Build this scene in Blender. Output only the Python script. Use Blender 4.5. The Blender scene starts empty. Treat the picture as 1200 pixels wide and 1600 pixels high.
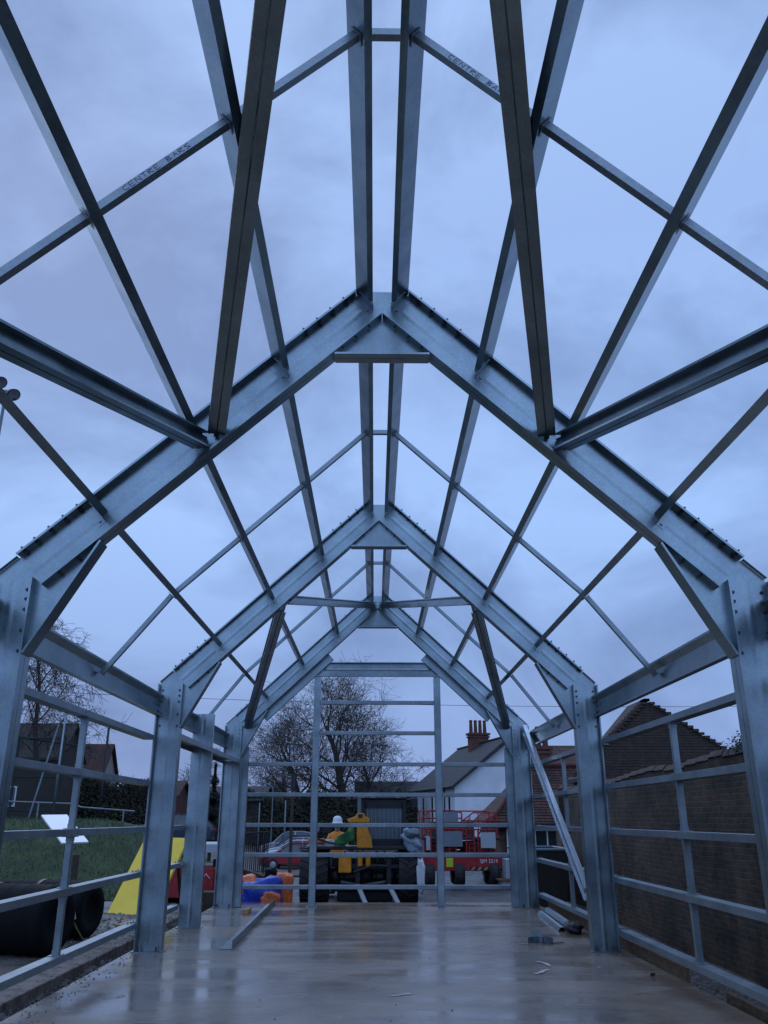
import bpy, bmesh, math, random
from mathutils import Vector, Matrix
random.seed(7)
S = bpy.context.scene
COL = S.collection
V = Vector
# ------------------------------------------------------------------ camera
PITCH, YAW, ROLL, FPX = 0.3544, 0.0106, 0.0009, 1296.0
CAM = V((-0.0497, 0.0, 1.6))
_F = V((math.sin(YAW)*math.cos(PITCH), math.cos(YAW)*math.cos(PITCH), math.sin(PITCH)))
_R0 = V((math.cos(YAW), -math.sin(YAW), 0)); _U0 = _R0.cross(_F)
_R = _R0*math.cos(ROLL)+_U0*math.sin(ROLL); _U = -_R0*math.sin(ROLL)+_U0*math.cos(ROLL)
cd = bpy.data.cameras.new('camera'); cam = bpy.data.objects.new('camera', cd); COL.objects.link(cam)
cd.sensor_fit = 'HORIZONTAL'; cd.sensor_width = 36; cd.lens = 36*FPX/1200
cd.clip_start = 0.05; cd.clip_end = 3000
m = Matrix((_R, _U, -_F)).transposed().to_4x4(); m.translation = CAM; cam.matrix_world = m
S.camera = cam
# ------------------------------------------------------------------ world / sun / exposure
w = bpy.data.worlds.new('World'); S.world = w; w.use_nodes = True
nt = w.node_tree; nt.nodes.clear(); N = nt.nodes; L = nt.links
out = N.new('ShaderNodeOutputWorld'); bg = N.new('ShaderNodeBackground'); L.new(bg.outputs[0], out.inputs[0])
SUN_EL, SUN_ROT = math.radians(38), math.radians(-25)
sky = N.new('ShaderNodeTexSky'); sky.sky_type = 'NISHITA'; sky.sun_disc = False
sky.sun_elevation = SUN_EL; sky.sun_rotation = SUN_ROT; sky.air_density = 1.4; sky.dust_density = 1.5; sky.ozone_density = 2
tc = N.new('ShaderNodeTexCoord')
mp = N.new('ShaderNodeMapping'); mp.inputs['Scale'].default_value = (1.0, 1.0, 1.7); mp.inputs['Location'].default_value = (0.35, 0.2, 0.1)
L.new(tc.outputs['Generated'], mp.inputs[0])
nz = N.new('ShaderNodeTexNoise'); nz.inputs['Scale'].default_value = 2.7; nz.inputs['Detail'].default_value = 7; nz.inputs['Roughness'].default_value = 0.56; nz.inputs['Distortion'].default_value = 0.35
L.new(mp.outputs[0], nz.inputs['Vector'])
cr = N.new('ShaderNodeValToRGB'); e = cr.color_ramp.elements
e[0].position = 0.36; e[0].color = (2.25, 3.6, 6.9, 1); e[1].position = 0.60; e[1].color = (3.85, 6.0, 10.5, 1)
L.new(nz.outputs['Fac'], cr.inputs[0])
sep = N.new('ShaderNodeSeparateXYZ'); L.new(tc.outputs['Generated'], sep.inputs[0])
gr = N.new('ShaderNodeValToRGB'); g = gr.color_ramp.elements
g[0].position = 0.0; g[0].color = (0.64, 0.60, 0.66, 1); g[1].position = 0.33; g[1].color = (1.0, 1.0, 1.0, 1)
q = g.new(0.62); q.color = (0.95, 0.90, 0.90, 1); q = g.new(1.0); q.color = (1.25, 1.15, 1.05, 1)
L.new(sep.outputs['Z'], gr.inputs[0])
mu = N.new('ShaderNodeMix'); mu.data_type = 'RGBA'; mu.blend_type = 'MULTIPLY'; mu.inputs[0].default_value = 1
L.new(cr.outputs[0], mu.inputs[6]); L.new(gr.outputs[0], mu.inputs[7])
# sky behind the view brightened, added to lift the camera-facing steel
br_ = N.new('ShaderNodeMapRange'); br_.interpolation_type = 'SMOOTHSTEP'; br_.inputs['From Min'].default_value = 0.50; br_.inputs['From Max'].default_value = 0.98
br_.inputs['To Min'].default_value = 1.0; br_.inputs['To Max'].default_value = 1.8
dt = N.new('ShaderNodeVectorMath'); dt.operation = 'DOT_PRODUCT'; dt.inputs[1].default_value = (0, -0.78, 0.62); L.new(tc.outputs['Generated'], dt.inputs[0]); L.new(dt.outputs['Value'], br_.inputs['Value'])
ms = N.new('ShaderNodeVectorMath'); ms.operation = 'SCALE'; L.new(mu.outputs[2], ms.inputs[0]); L.new(br_.outputs[0], ms.inputs['Scale'])
mx = N.new('ShaderNodeMix'); mx.data_type = 'RGBA'; mx.inputs[0].default_value = 0.97
L.new(sky.outputs[0], mx.inputs[6]); L.new(ms.outputs[0], mx.inputs[7])
L.new(mx.outputs[2], bg.inputs[0]); bg.inputs[1].default_value = 0.096
ld = bpy.data.lights.new('sun', 'SUN'); ld.energy = 0.5; ld.angle = math.radians(35); ld.color = (0.72, 0.80, 1.0)
sun = bpy.data.objects.new('sun', ld); COL.objects.link(sun)
sd = V((math.sin(SUN_ROT)*math.cos(SUN_EL), math.cos(SUN_ROT)*math.cos(SUN_EL), math.sin(SUN_EL)))
sun.rotation_euler = (-sd).to_track_quat('-Z', 'Y').to_euler(); sun.location = (0, -10, 30)
S.view_settings.view_transform = 'Standard'; S.view_settings.look = 'None'
S.view_settings.exposure = 0.0; S.view_settings.gamma = 1; S.view_settings.use_curve_mapping = False

# ------------------------------------------------------------------ materials
def mat(name, col, rough=0.6, metal=0.0, var=0.0, scale=5.0, col2=None, bump=0.0, bscale=None, rvar=0.0, spec=0.5, stretch=(1, 1, 1), contrast=(0.35, 0.65), detail=5, coat=0.0):
    m = bpy.data.materials.new(name); m.use_nodes = True
    n = m.node_tree.nodes; l = m.node_tree.links; b = n['Principled BSDF']
    b.inputs['Roughness'].default_value = rough; b.inputs['Metallic'].default_value = metal
    b.inputs['Specular IOR Level'].default_value = spec
    b.inputs['Coat Weight'].default_value = coat; b.inputs['Coat Roughness'].default_value = 0.12
    c = (*col, 1)
    if var == 0 and col2 is None and bump == 0 and rvar == 0:
        b.inputs['Base Color'].default_value = c; return m
    t = n.new('ShaderNodeTexCoord'); mm = n.new('ShaderNodeMapping'); mm.inputs['Scale'].default_value = stretch
    l.new(t.outputs['Object'], mm.inputs[0])
    z = n.new('ShaderNodeTexNoise'); z.inputs['Scale'].default_value = scale; z.inputs['Detail'].default_value = detail; z.inputs['Roughness'].default_value = 0.62
    l.new(mm.outputs[0], z.inputs['Vector'])
    r = n.new('ShaderNodeValToRGB'); r.color_ramp.elements[0].position = contrast[0]; r.color_ramp.elements[1].position = contrast[1]
    if col2 is None:
        lo = tuple(x*(1-var) for x in col); hi = tuple(min(1, x*(1+var)) for x in col)
    else:
        lo, hi = col, col2
    r.color_ramp.elements[0].color = (*lo, 1); r.color_ramp.elements[1].color = (*hi, 1)
    l.new(z.outputs['Fac'], r.inputs[0]); l.new(r.outputs[0], b.inputs['Base Color'])
    if rvar:
        z3 = n.new('ShaderNodeTexNoise'); z3.inputs['Scale'].default_value = scale*0.7; z3.inputs['Detail'].default_value = 4
        l.new(mm.outputs[0], z3.inputs['Vector'])
        q = n.new('ShaderNodeMapRange'); q.inputs['From Min'].default_value = 0.3; q.inputs['From Max'].default_value = 0.7
        q.inputs['To Min'].default_value = max(0.02, rough-rvar); q.inputs['To Max'].default_value = min(1, rough+rvar)
        l.new(z3.outputs['Fac'], q.inputs['Value']); l.new(q.outputs[0], b.inputs['Roughness'])
    if bump:
        z2 = n.new('ShaderNodeTexNoise'); z2.inputs['Scale'].default_value = bscale or scale*4; z2.inputs['Detail'].default_value = 4
        l.new(mm.outputs[0], z2.inputs['Vector'])
        bp = n.new('ShaderNodeBump'); bp.inputs['Strength'].default_value = bump; bp.inputs['Distance'].default_value = 0.02
        l.new(z2.outputs['Fac'], bp.inputs['Height']); l.new(bp.outputs[0], b.inputs['Normal'])
    return m

def galv(name, base, rough, metal):
    """galvanised steel: crystalline spangle, soft reflection blotches painted into the colour, slight roll waviness"""
    m = bpy.data.materials.new(name); m.use_nodes = True
    n = m.node_tree.nodes; l = m.node_tree.links; b = n['Principled BSDF']
    t = n.new('ShaderNodeTexCoord')
    vo = n.new('ShaderNodeTexVoronoi'); vo.inputs['Scale'].default_value = 70; l.new(t.outputs['Object'], vo.inputs['Vector'])
    z = n.new('ShaderNodeTexNoise'); z.inputs['Scale'].default_value = 2.4; z.inputs['Detail'].default_value = 4; z.inputs['Roughness'].default_value = 0.6; l.new(t.outputs['Object'], z.inputs['Vector'])
    r = n.new('ShaderNodeValToRGB'); r.color_ramp.elements[0].position = 0.3; r.color_ramp.elements[1].position = 0.7
    r.color_ramp.elements[0].color = (*[x*0.74 for x in base], 1); r.color_ramp.elements[1].color = (*[x*1.2 for x in base], 1)  # lighter and darker blotches in the colour imitate reflections on the steel
    l.new(z.outputs['Fac'], r.inputs[0])
    mx = n.new('ShaderNodeMix'); mx.data_type = 'RGBA'; mx.blend_type = 'MULTIPLY'; mx.inputs[0].default_value = 0.2
    l.new(r.outputs[0], mx.inputs[6]); l.new(vo.outputs['Color'], mx.inputs[7]); l.new(mx.outputs[2], b.inputs['Base Color'])
    q = n.new('ShaderNodeMapRange'); q.inputs['To Min'].default_value = rough-0.09; q.inputs['To Max'].default_value = rough+0.13
    l.new(z.outputs['Fac'], q.inputs['Value']); l.new(q.outputs[0], b.inputs['Roughness'])
    z2 = n.new('ShaderNodeTexNoise'); z2.inputs['Scale'].default_value = 2.2; z2.inputs['Detail'].default_value = 1; l.new(t.outputs['Object'], z2.inputs['Vector'])
    bp = n.new('ShaderNodeBump'); bp.inputs['Strength'].default_value = 0.6; bp.inputs['Distance'].default_value = 0.02
    l.new(z2.outputs['Fac'], bp.inputs['Height']); l.new(bp.outputs[0], b.inputs['Normal'])
    b.inputs['Metallic'].default_value = metal
    return m

M = {}
M['galv'] = galv('galvanised', (0.31, 0.38, 0.41), 0.30, 0.96)
M['galvdull'] = galv('galvanised_rail', (0.30, 0.35, 0.375), 0.40, 0.8)
M['galvbright'] = mat('galvanised_bright', (0.72, 0.80, 0.86), 0.25, 0.85, var=0.06, scale=3)
M['bolt'] = mat('bolt_zinc', (0.10, 0.10, 0.11), 0.45, 0.6)
M['ink'] = mat('marker_ink', (0.13, 0.16, 0.22), 0.7)
M['black'] = mat('black_paint', (0.012, 0.013, 0.016), 0.45)
M['rubber'] = mat('tyre_rubber', (0.022, 0.02, 0.02), 0.75, var=0.4, scale=6, bump=0.3)
M['plasticblk'] = mat('black_plastic', (0.005, 0.006, 0.007), 0.8, spec=0.2, bump=0.3, bscale=9, var=0.3, scale=3)
M['yellowboard'] = mat('yellow_board', (0.92, 0.60, 0.04), 0.5, col2=(1.0, 0.70, 0.07), scale=2.2, contrast=(.3, .6), bump=0.1, bscale=30)
M['yellow'] = mat('machine_yellow', (0.70, 0.26, 0.012), 0.4, var=0.2, scale=5)
M['red'] = mat('machine_red', (0.30, 0.015, 0.018), 0.45, var=0.25, scale=4)
M['carred'] = mat('car_red', (0.30, 0.012, 0.022), 0.25, coat=0.6)
M['carwhite'] = mat('car_white', (0.62, 0.64, 0.68), 0.25, coat=0.6)
M['carsilver'] = mat('car_silver', (0.35, 0.38, 0.42), 0.25, metal=0.4, coat=0.6)
M['cardark'] = mat('car_dark', (0.02, 0.03, 0.05), 0.2, coat=0.6)
M['glass'] = mat('window_glass', (0.02, 0.03, 0.035), 0.08, spec=0.8)
M['cabglass'] = mat('cab_glass', (0.045, 0.095, 0.11), 0.15, spec=0.7, var=0.2, scale=3)
M['white'] = mat('white_paint', (0.72, 0.74, 0.76), 0.5, var=0.05, scale=2)
M['signwhite'] = mat('sign_face', (0.82, 0.84, 0.88), 0.25, var=0.03, scale=2)
M['render'] = mat('white_render', (0.66, 0.68, 0.70), 0.8, var=0.1, scale=0.6, bump=0.2, bscale=20)
M['cream'] = mat('cream_render', (0.30, 0.27, 0.24), 0.8, var=0.15, scale=0.8)
M['wood'] = mat('timber', (0.16, 0.095, 0.05), 0.7, var=0.35, scale=9, stretch=(1, 1, 4), bump=0.2)
M['woodpale'] = mat('timber_fresh', (0.42, 0.23, 0.09), 0.6, var=0.25, scale=9)
M['blue'] = mat('blue_bag', (0.015, 0.05, 0.42), 0.42, var=0.35, scale=5, bump=0.6, bscale=14)
M['orange'] = mat('orange_bag', (0.72, 0.16, 0.045), 0.5, var=0.3, scale=6, bump=0.5, bscale=14)
M['green'] = mat('green_cloth', (0.010, 0.12, 0.035), 0.6, col2=(0.16, 0.24, 0.04), scale=7, contrast=(.52, .62))
M['hivis'] = mat('hi_vis_orange', (0.9, 0.28, 0.02), 0.6)
M['lime'] = mat('lime_sticker', (0.45, 0.60, 0.03), 0.5)
M['sheet'] = mat('pale_sheet', (0.26, 0.33, 0.40), 0.45, var=0.2, scale=4, bump=0.6, bscale=8)
M['panelgrey'] = mat('grey_panel', (0.16, 0.18, 0.20), 0.5, var=0.1, scale=3)
M['panellight'] = mat('light_panel', (0.38, 0.40, 0.43), 0.5)
M['skin'] = mat('skin', (0.38, 0.2, 0.14), 0.6)
M['bark'] = mat('bark', (0.035, 0.028, 0.024), 0.9, var=0.3, scale=4)
M['twig'] = mat('twigs', (0.06, 0.046, 0.038), 0.9, var=0.3, scale=2)
M['leafdark'] = mat('hedge_leaf', (0.018, 0.024, 0.014), 0.85, col2=(0.055, 0.05, 0.028), scale=0.5)
M['ivy'] = mat('conifer_leaf', (0.015, 0.022, 0.016), 0.8, var=0.4, scale=1)
M['grassblade'] = mat('grass_blade', (0.028, 0.055, 0.014), 0.7, col2=(0.055, 0.09, 0.022), scale=1.5)
M['slate'] = mat('slate_roof', (0.045, 0.05, 0.055), 0.75, spec=0.2, var=0.25, scale=3, stretch=(1, 1, 3))
M['stone'] = mat('church_stone', (0.11, 0.105, 0.09), 0.9, var=0.2, scale=1)
M['darkwall'] = mat('dark_cladding', (0.035, 0.028, 0.022), 0.8, var=0.2, scale=1)
M['kerb'] = mat('old_concrete', (0.17, 0.14, 0.12), 0.85, var=0.4, scale=5, bump=0.5, bscale=25)
M['terracotta'] = mat('terracotta', (0.11, 0.035, 0.024), 0.8, var=0.3, scale=4)
M['brown'] = mat('brown_wood', (0.05, 0.032, 0.022), 0.8, var=0.3, scale=5)
M['polegrey'] = mat('pole_paint', (0.16, 0.20, 0.22), 0.5, metal=0.4)
M['meshgreen'] = mat('mesh_fence_green', (0.008, 0.02, 0.017), 0.7)
M['paper'] = mat('paper_scrap', (0.55, 0.55, 0.56), 0.7)
M['rope'] = mat('rope', (0.18, 0.16, 0.08), 0.9)
M['lampglass'] = mat('lamp_glass', (0.2, 0.21, 0.23), 0.2)
M['rubble'] = mat('rubble', (0.10, 0.085, 0.07), 0.9, col2=(0.30, 0.28, 0.26), scale=2.5)

def brick(name, c1, c2, mortar, scale, rough=0.85, ratio=(0.5, 0.22), stain=True, axis='XZ'):
    m = bpy.data.materials.new(name); m.use_nodes = True
    n = m.node_tree.nodes; l = m.node_tree.links; b = n['Principled BSDF']; b.inputs['Roughness'].default_value = rough
    t = n.new('ShaderNodeTexCoord'); sp = n.new('ShaderNodeSeparateXYZ'); l.new(t.outputs['Object'], sp.inputs[0])
    cb = n.new('ShaderNodeCombineXYZ'); l.new(sp.outputs[axis[0]], cb.inputs['X']); l.new(sp.outputs[axis[1]], cb.inputs['Y'])
    br = n.new('ShaderNodeTexBrick'); br.inputs['Scale'].default_value = scale
    br.inputs['Color1'].default_value = (*c1, 1); br.inputs['Color2'].default_value = (*c2, 1); br.inputs['Mortar'].default_value = (*mortar, 1)
    br.inputs['Brick Width'].default_value = ratio[0]; br.inputs['Row Height'].default_value = ratio[1]; br.inputs['Mortar Size'].default_value = 0.018; br.inputs['Mortar Smooth'].default_value = 0.3
    zd = n.new('ShaderNodeTexNoise'); zd.inputs['Scale'].default_value = 3; l.new(cb.outputs[0], zd.inputs['Vector'])
    vm = n.new('ShaderNodeVectorMath'); vm.operation = 'MULTIPLY_ADD'; vm.inputs[1].default_value = (0.07, 0.05, 0); l.new(zd.outputs['Color'], vm.inputs[0]); l.new(cb.outputs[0], vm.inputs[2])
    l.new(vm.outputs[0], br.inputs['Vector'])
    z = n.new('ShaderNodeTexNoise'); z.inputs['Scale'].default_value = 1.3; z.inputs['Detail'].default_value = 9; z.inputs['Roughness'].default_value = 0.78; l.new(t.outputs['Object'], z.inputs['Vector'])
    r = n.new('ShaderNodeValToRGB'); r.color_ramp.elements[0].position = 0.38; r.color_ramp.elements[1].position = 0.62
    r.color_ramp.elements[0].color = (0.22, 0.26, 0.22, 1) if stain else (0.7, 0.7, 0.7, 1); r.color_ramp.elements[1].color = (1.45, 1.35, 1.25, 1)
    l.new(z.outputs['Fac'], r.inputs[0])
    mx = n.new('ShaderNodeMix'); mx.data_type = 'RGBA'; mx.blend_type = 'MULTIPLY'; mx.inputs[0].default_value = 1
    l.new(br.outputs['Color'], mx.inputs[6]); l.new(r.outputs[0], mx.inputs[7]); l.new(mx.outputs[2], b.inputs['Base Color'])
    bp = n.new('ShaderNodeBump'); bp.inputs['Strength'].default_value = 0.6; bp.inputs['Distance'].default_value = 0.02; bp.invert = True
    l.new(br.outputs['Fac'], bp.inputs['Height']); l.new(bp.outputs[0], b.inputs['Normal'])
    return m
M['brickwall'] = brick('garden_brick', (0.105, 0.06, 0.038), (0.045, 0.037, 0.028), (0.085, 0.076, 0.064), 2.0, axis='YZ', ratio=(0.45, 0.15))
M['brickend'] = brick('pier_brick', (0.14, 0.075, 0.045), (0.085, 0.06, 0.042), (0.11, 0.10, 0.085), 2.0, axis='XZ', ratio=(0.45, 0.15))
M['redbrick'] = brick('chimney_brick', (0.13, 0.04, 0.028), (0.085, 0.03, 0.022), (0.10, 0.08, 0.07), 2.0, stain=False, ratio=(0.45, 0.15))
M['redtile'] = brick('red_tiles', (0.085, 0.035, 0.025), (0.045, 0.022, 0.018), (0.02, 0.012, 0.01), 1.6, stain=False, ratio=(0.35, 0.35))
M['browntile'] = mat('brown_tiles', (0.03, 0.020, 0.016), 0.8, col2=(0.07, 0.042, 0.028), scale=7, bump=0.3)

def concrete():
    m = bpy.data.materials.new('wet_concrete'); m.use_nodes = True
    n = m.node_tree.nodes; l = m.node_tree.links; b = n['Principled BSDF']
    t = n.new('ShaderNodeTexCoord')
    z = n.new('ShaderNodeTexNoise'); z.inputs['Scale'].default_value = 0.9; z.inputs['Detail'].default_value = 9; z.inputs['Roughness'].default_value = 0.62; l.new(t.outputs['Object'], z.inputs['Vector'])
    r = n.new('ShaderNodeValToRGB'); r.color_ramp.elements[0].position = 0.32; r.color_ramp.elements[1].position = 0.68
    r.color_ramp.elements[0].color = (0.18, 0.135, 0.098, 1); r.color_ramp.elements[1].color = (0.35, 0.265, 0.195, 1); l.new(z.outputs['Fac'], r.inputs[0])
    # trowel marks / scuffs running across the slab
    mp = n.new('ShaderNodeMapping'); mp.inputs['Scale'].default_value = (0.8, 2.6, 1); mp.inputs['Rotation'].default_value = (0, 0, 0.12); l.new(t.outputs['Object'], mp.inputs[0])
    s = n.new('ShaderNodeTexNoise'); s.inputs['Scale'].default_value = 1.6; s.inputs['Detail'].default_value = 8; s.inputs['Roughness'].default_value = 0.75; l.new(mp.outputs[0], s.inputs['Vector'])
    sr = n.new('ShaderNodeValToRGB'); sr.color_ramp.elements[0].position = 0.34; sr.color_ramp.elements[1].position = 0.50
    sr.color_ramp.elements[0].color = (0.70, 0.68, 0.68, 1); sr.color_ramp.elements[1].color = (1, 1, 1, 1); l.new(s.outputs['Fac'], sr.inputs[0])
    mx = n.new('ShaderNodeMix'); mx.data_type = 'RGBA'; mx.blend_type = 'MULTIPLY'; mx.inputs[0].default_value = 0.9
    l.new(r.outputs[0], mx.inputs[6]); l.new(sr.outputs[0], mx.inputs[7])
    sp = n.new('ShaderNodeTexNoise'); sp.inputs['Scale'].default_value = 35; sp.inputs['Detail'].default_value = 3; l.new(t.outputs['Object'], sp.inputs['Vector'])
    spr = n.new('ShaderNodeValToRGB'); spr.color_ramp.elements[0].position = 0.28; spr.color_ramp.elements[1].position = 0.36
    spr.color_ramp.elements[0].color = (0.45, 0.42, 0.4, 1); spr.color_ramp.elements[1].color = (1, 1, 1, 1); l.new(sp.outputs['Fac'], spr.inputs[0])
    m2 = n.new('ShaderNodeMix'); m2.data_type = 'RGBA'; m2.blend_type = 'MULTIPLY'; m2.inputs[0].default_value = 0.8
    l.new(mx.outputs[2], m2.inputs[6]); l.new(spr.outputs[0], m2.inputs[7]); l.new(m2.outputs[2], b.inputs['Base Color'])
    p = n.new('ShaderNodeTexNoise'); p.inputs['Scale'].default_value = 0.55; p.inputs['Detail'].default_value = 5; p.inputs['Distortion'].default_value = 0.6; l.new(mp.outputs[0], p.inputs['Vector'])
    q = n.new('ShaderNodeMapRange'); q.inputs['From Min'].default_value = 0.40; q.inputs['From Max'].default_value = 0.60; q.inputs['To Min'].default_value = 0.13; q.inputs['To Max'].default_value = 0.30
    l.new(p.outputs['Fac'], q.inputs['Value']); l.new(q.outputs[0], b.inputs['Roughness'])
    b.inputs['Specular IOR Level'].default_value = 0.5
    hb = n.new('ShaderNodeMath'); hb.operation = 'MULTIPLY_ADD'; hb.inputs[1].default_value = 0.25; l.new(s.outputs['Fac'], hb.inputs[0]); l.new(z.outputs['Fac'], hb.inputs[2])
    bp = n.new('ShaderNodeBump'); bp.inputs['Strength'].default_value = 0.12; bp.inputs['Distance'].default_value = 0.02
    l.new(hb.outputs[0], bp.inputs['Height']); l.new(bp.outputs[0], b.inputs['Normal'])
    return m
M['concrete'] = concrete()

# ------------------------------------------------------------------ mesh helpers
class MB:
    def __init__(s): s.v = []; s.f = []
    def add(s, vs, fs):
        o = len(s.v); s.v += [tuple(p) for p in vs]; s.f += [tuple(i+o for i in f) for f in fs]; return s
    def box(s, x0, x1, y0, y1, z0, z1):
        return s.add([(x0,y0,z0),(x1,y0,z0),(x1,y1,z0),(x0,y1,z0),(x0,y0,z1),(x1,y0,z1),(x1,y1,z1),(x0,y1,z1)],
                     [(0,3,2,1),(4,5,6,7),(0,1,5,4),(1,2,6,5),(2,3,7,6),(3,0,4,7)])
    def prof(s, poly, p0, p1, A, B):
        p0, p1, A, B = V(p0), V(p1), V(A), V(B); n = len(poly)
        if A.cross(B).dot(p1-p0) < 0: poly = poly[::-1]
        vs = [p0+A*a+B*b for a, b in poly]+[p1+A*a+B*b for a, b in poly]
        fs = [(i, (i+1) % n, (i+1) % n+n, i+n) for i in range(n)]
        fs += [tuple(range(n))[::-1], tuple(range(n, 2*n))]
        return s.add(vs, fs)
    def beam(s, p0, p1, w, h, up=(0, 0, 1)):
        p0, p1 = V(p0), V(p1); d = (p1-p0).normalized(); A = d.cross(V(up)).normalized(); B = A.cross(d).normalized()
        return s.prof([(-w/2,-h/2),(w/2,-h/2),(w/2,h/2),(-w/2,h/2)], p0, p1, A, B)
    def tube(s, p0, p1, r0, r1=None, n=8, cap=True):
        p0, p1 = V(p0), V(p1); r1 = r0 if r1 is None else r1
        d = (p1-p0).normalized(); A = d.orthogonal().normalized(); B = d.cross(A)
        vs = [p0+(A*math.cos(2*math.pi*i/n)+B*math.sin(2*math.pi*i/n))*r0 for i in range(n)]
        vs += [p1+(A*math.cos(2*math.pi*i/n)+B*math.sin(2*math.pi*i/n))*r1 for i in range(n)]
        fs = [(i, (i+1) % n, (i+1) % n+n, i+n) for i in range(n)]
        if cap: fs += [tuple(range(n))[::-1], tuple(range(n, 2*n))]
        return s.add(vs, fs)
    def path(s, pts, r, n=6):
        for a, b in zip(pts, pts[1:]): s.tube(a, b, r, r, n)
        return s
    def plate(s, poly, y0, y1):           # polygon (x,z) extruded in y
        return s.prof(poly, (0, y0, 0), (0, y1, 0), (1, 0, 0), (0, 0, 1))
    def lathe(s, prof, c, axis=(0, 0, 1), n=20):   # prof: list (r, h)
        c = V(c); d = V(axis).normalized(); A = d.orthogonal().normalized(); B = d.cross(A); k = len(prof)
        vs = []
        for i in range(n):
            a = 2*math.pi*i/n; e_ = A*math.cos(a)+B*math.sin(a)
            vs += [c+e_*r+d*h for r, h in prof]
        fs = [(i*k+j, ((i+1) % n)*k+j, ((i+1) % n)*k+j+1, i*k+j+1) for i in range(n) for j in range(k-1)]
        return s.add(vs, fs)
    def build(s, name, mt, parent=None, smooth=False, bevel=0.0, loc=None):
        me = bpy.data.meshes.new(name); vs = s.v
        if loc is not None: vs = [tuple(V(p)-V(loc)) for p in vs]
        me.from_pydata(vs, [], s.f); me.update()
        me.materials.append(M[mt] if isinstance(mt, str) else mt)
        if smooth: me.polygons.foreach_set('use_smooth', [True]*len(me.polygons))
        o = bpy.data.objects.new(name, me); COL.objects.link(o)
        if loc is not None: o.location = loc
        if parent is not None: o.parent = parent; o.matrix_parent_inverse = Matrix.Identity(4)
        if bevel:
            b = o.modifiers.new('bevel', 'BEVEL'); b.width = bevel; b.segments = 2; b.limit_method = 'ANGLE'
        return o

def tag(o, label=None, cat=None, group=None, kind=None):
    if label: o['label'] = label
    if cat: o['category'] = cat
    if group: o['group'] = group
    if kind: o['kind'] = kind
    return o
def empty(name, loc=(0, 0, 0), rz=0.0, **k):
    o = bpy.data.objects.new(name, None); COL.objects.link(o); o.location = loc; o.rotation_euler = (0, 0, rz); o.empty_display_size = 0.3
    return tag(o, **k)
def copy_tree(o, parent=None):
    c = o.copy(); COL.objects.link(c)
    if parent is not None: c.parent = parent
    for ch in list(o.children): copy_tree(ch, c)
    return c
def blob(c, r, seed, amp=0.12, sub=3, sq=None):
    """irregular sack shape"""
    rnd = random.Random(seed); bm = bmesh.new(); bmesh.ops.create_icosphere(bm, subdivisions=sub, radius=1)
    ph = [rnd.uniform(0, 6) for _ in range(6)]
    mb = MB()
    for v in bm.verts:
        p = v.co; k = 1+amp*.45*(abs(math.sin(9*p.x+5*p.z+ph[5]))+abs(math.sin(8*p.y-7*p.z+ph[2]))-.8)+.25*amp*math.sin(23*p.x+19*p.z+ph[1])+amp*(math.sin(4*p.x+ph[0])*math.cos(3*p.y+ph[1])+0.6*math.sin(7*p.z+ph[2]+3*p.x)+0.4*math.sin(11*p.y+ph[3])*math.cos(9*p.x+ph[4]))
        f = sq or 1.0
        qx = math.copysign(abs(p.x)**f, p.x); qy = math.copysign(abs(p.y)**f, p.y); qz = math.copysign(abs(p.z)**f, p.z)
        mb.v.append((c[0]+qx*r[0]*k, c[1]+qy*r[1]*k, c[2]+qz*r[2]*k))
    mb.f = [tuple(v.index for v in f.verts) for f in bm.faces]; bm.free(); return mb
def text(body, size, name, mt, parent, loc, rot, extrude=0.003):
    cu = bpy.data.curves.new(name, 'FONT'); cu.body = body; cu.size = size; cu.extrude = extrude; cu.align_x = 'CENTER'; cu.align_y = 'CENTER'
    t = bpy.data.objects.new(name+'_tmp', cu); COL.objects.link(t); bpy.context.view_layer.update()
    me = bpy.data.meshes.new_from_object(t.evaluated_get(bpy.context.evaluated_depsgraph_get()))
    COL.objects.unlink(t); bpy.data.objects.remove(t)
    me.materials.clear(); me.materials.append(M[mt]); o = bpy.data.objects.new(name, me); COL.objects.link(o)
    o.parent = parent; o.location = loc; o.rotation_euler = rot; return o

def sm(a, b, x):
    t = max(0, min(1, (x-a)/(b-a))); return t*t*(3-2*t)
# ------------------------------------------------------------------ the setting
def H(x, y):
    z = -0.34
    z += (0.12+0.10*sm(-3.42, -3.52, x))*sm(-3.0, -3.15, x)*(1-sm(17, 20.5, y))                   # spoil beside the slab
    z -= 0.85*sm(27, 50, y)                                          # land drops away to the car park
    b = 1.95*sm(21.5, 30.5, y)*sm(-5.3, -9.6, x)                     # grass bank
    b *= 1-0.55*sm(36, 46, y)*(1-sm(-16, -24, x))
    z += b
    z += 0.9*sm(62, 80, y)
    z += 0.03*math.sin(x*1.3+y*0.7)*math.cos(y*0.9) if y < 60 else 0
    return z
def axis(parts):
    r = []
    for a, b, n in parts: r += [a+(b-a)*i/n for i in range(n)]
    return r+[parts[-1][1]]
def sheet(xs, ys, hf, dz=0.0, jit=0.0):
    mb = MB(); nx = len(xs)
    for y in ys:
        for x in xs: mb.v.append((x, y, hf(x, y)+dz+random.uniform(-jit, jit)))
    for j in range(len(ys)-1):
        for i in range(nx-1): mb.f.append((j*nx+i, j*nx+i+1, (j+1)*nx+i+1, (j+1)*nx+i))
    return mb
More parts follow.
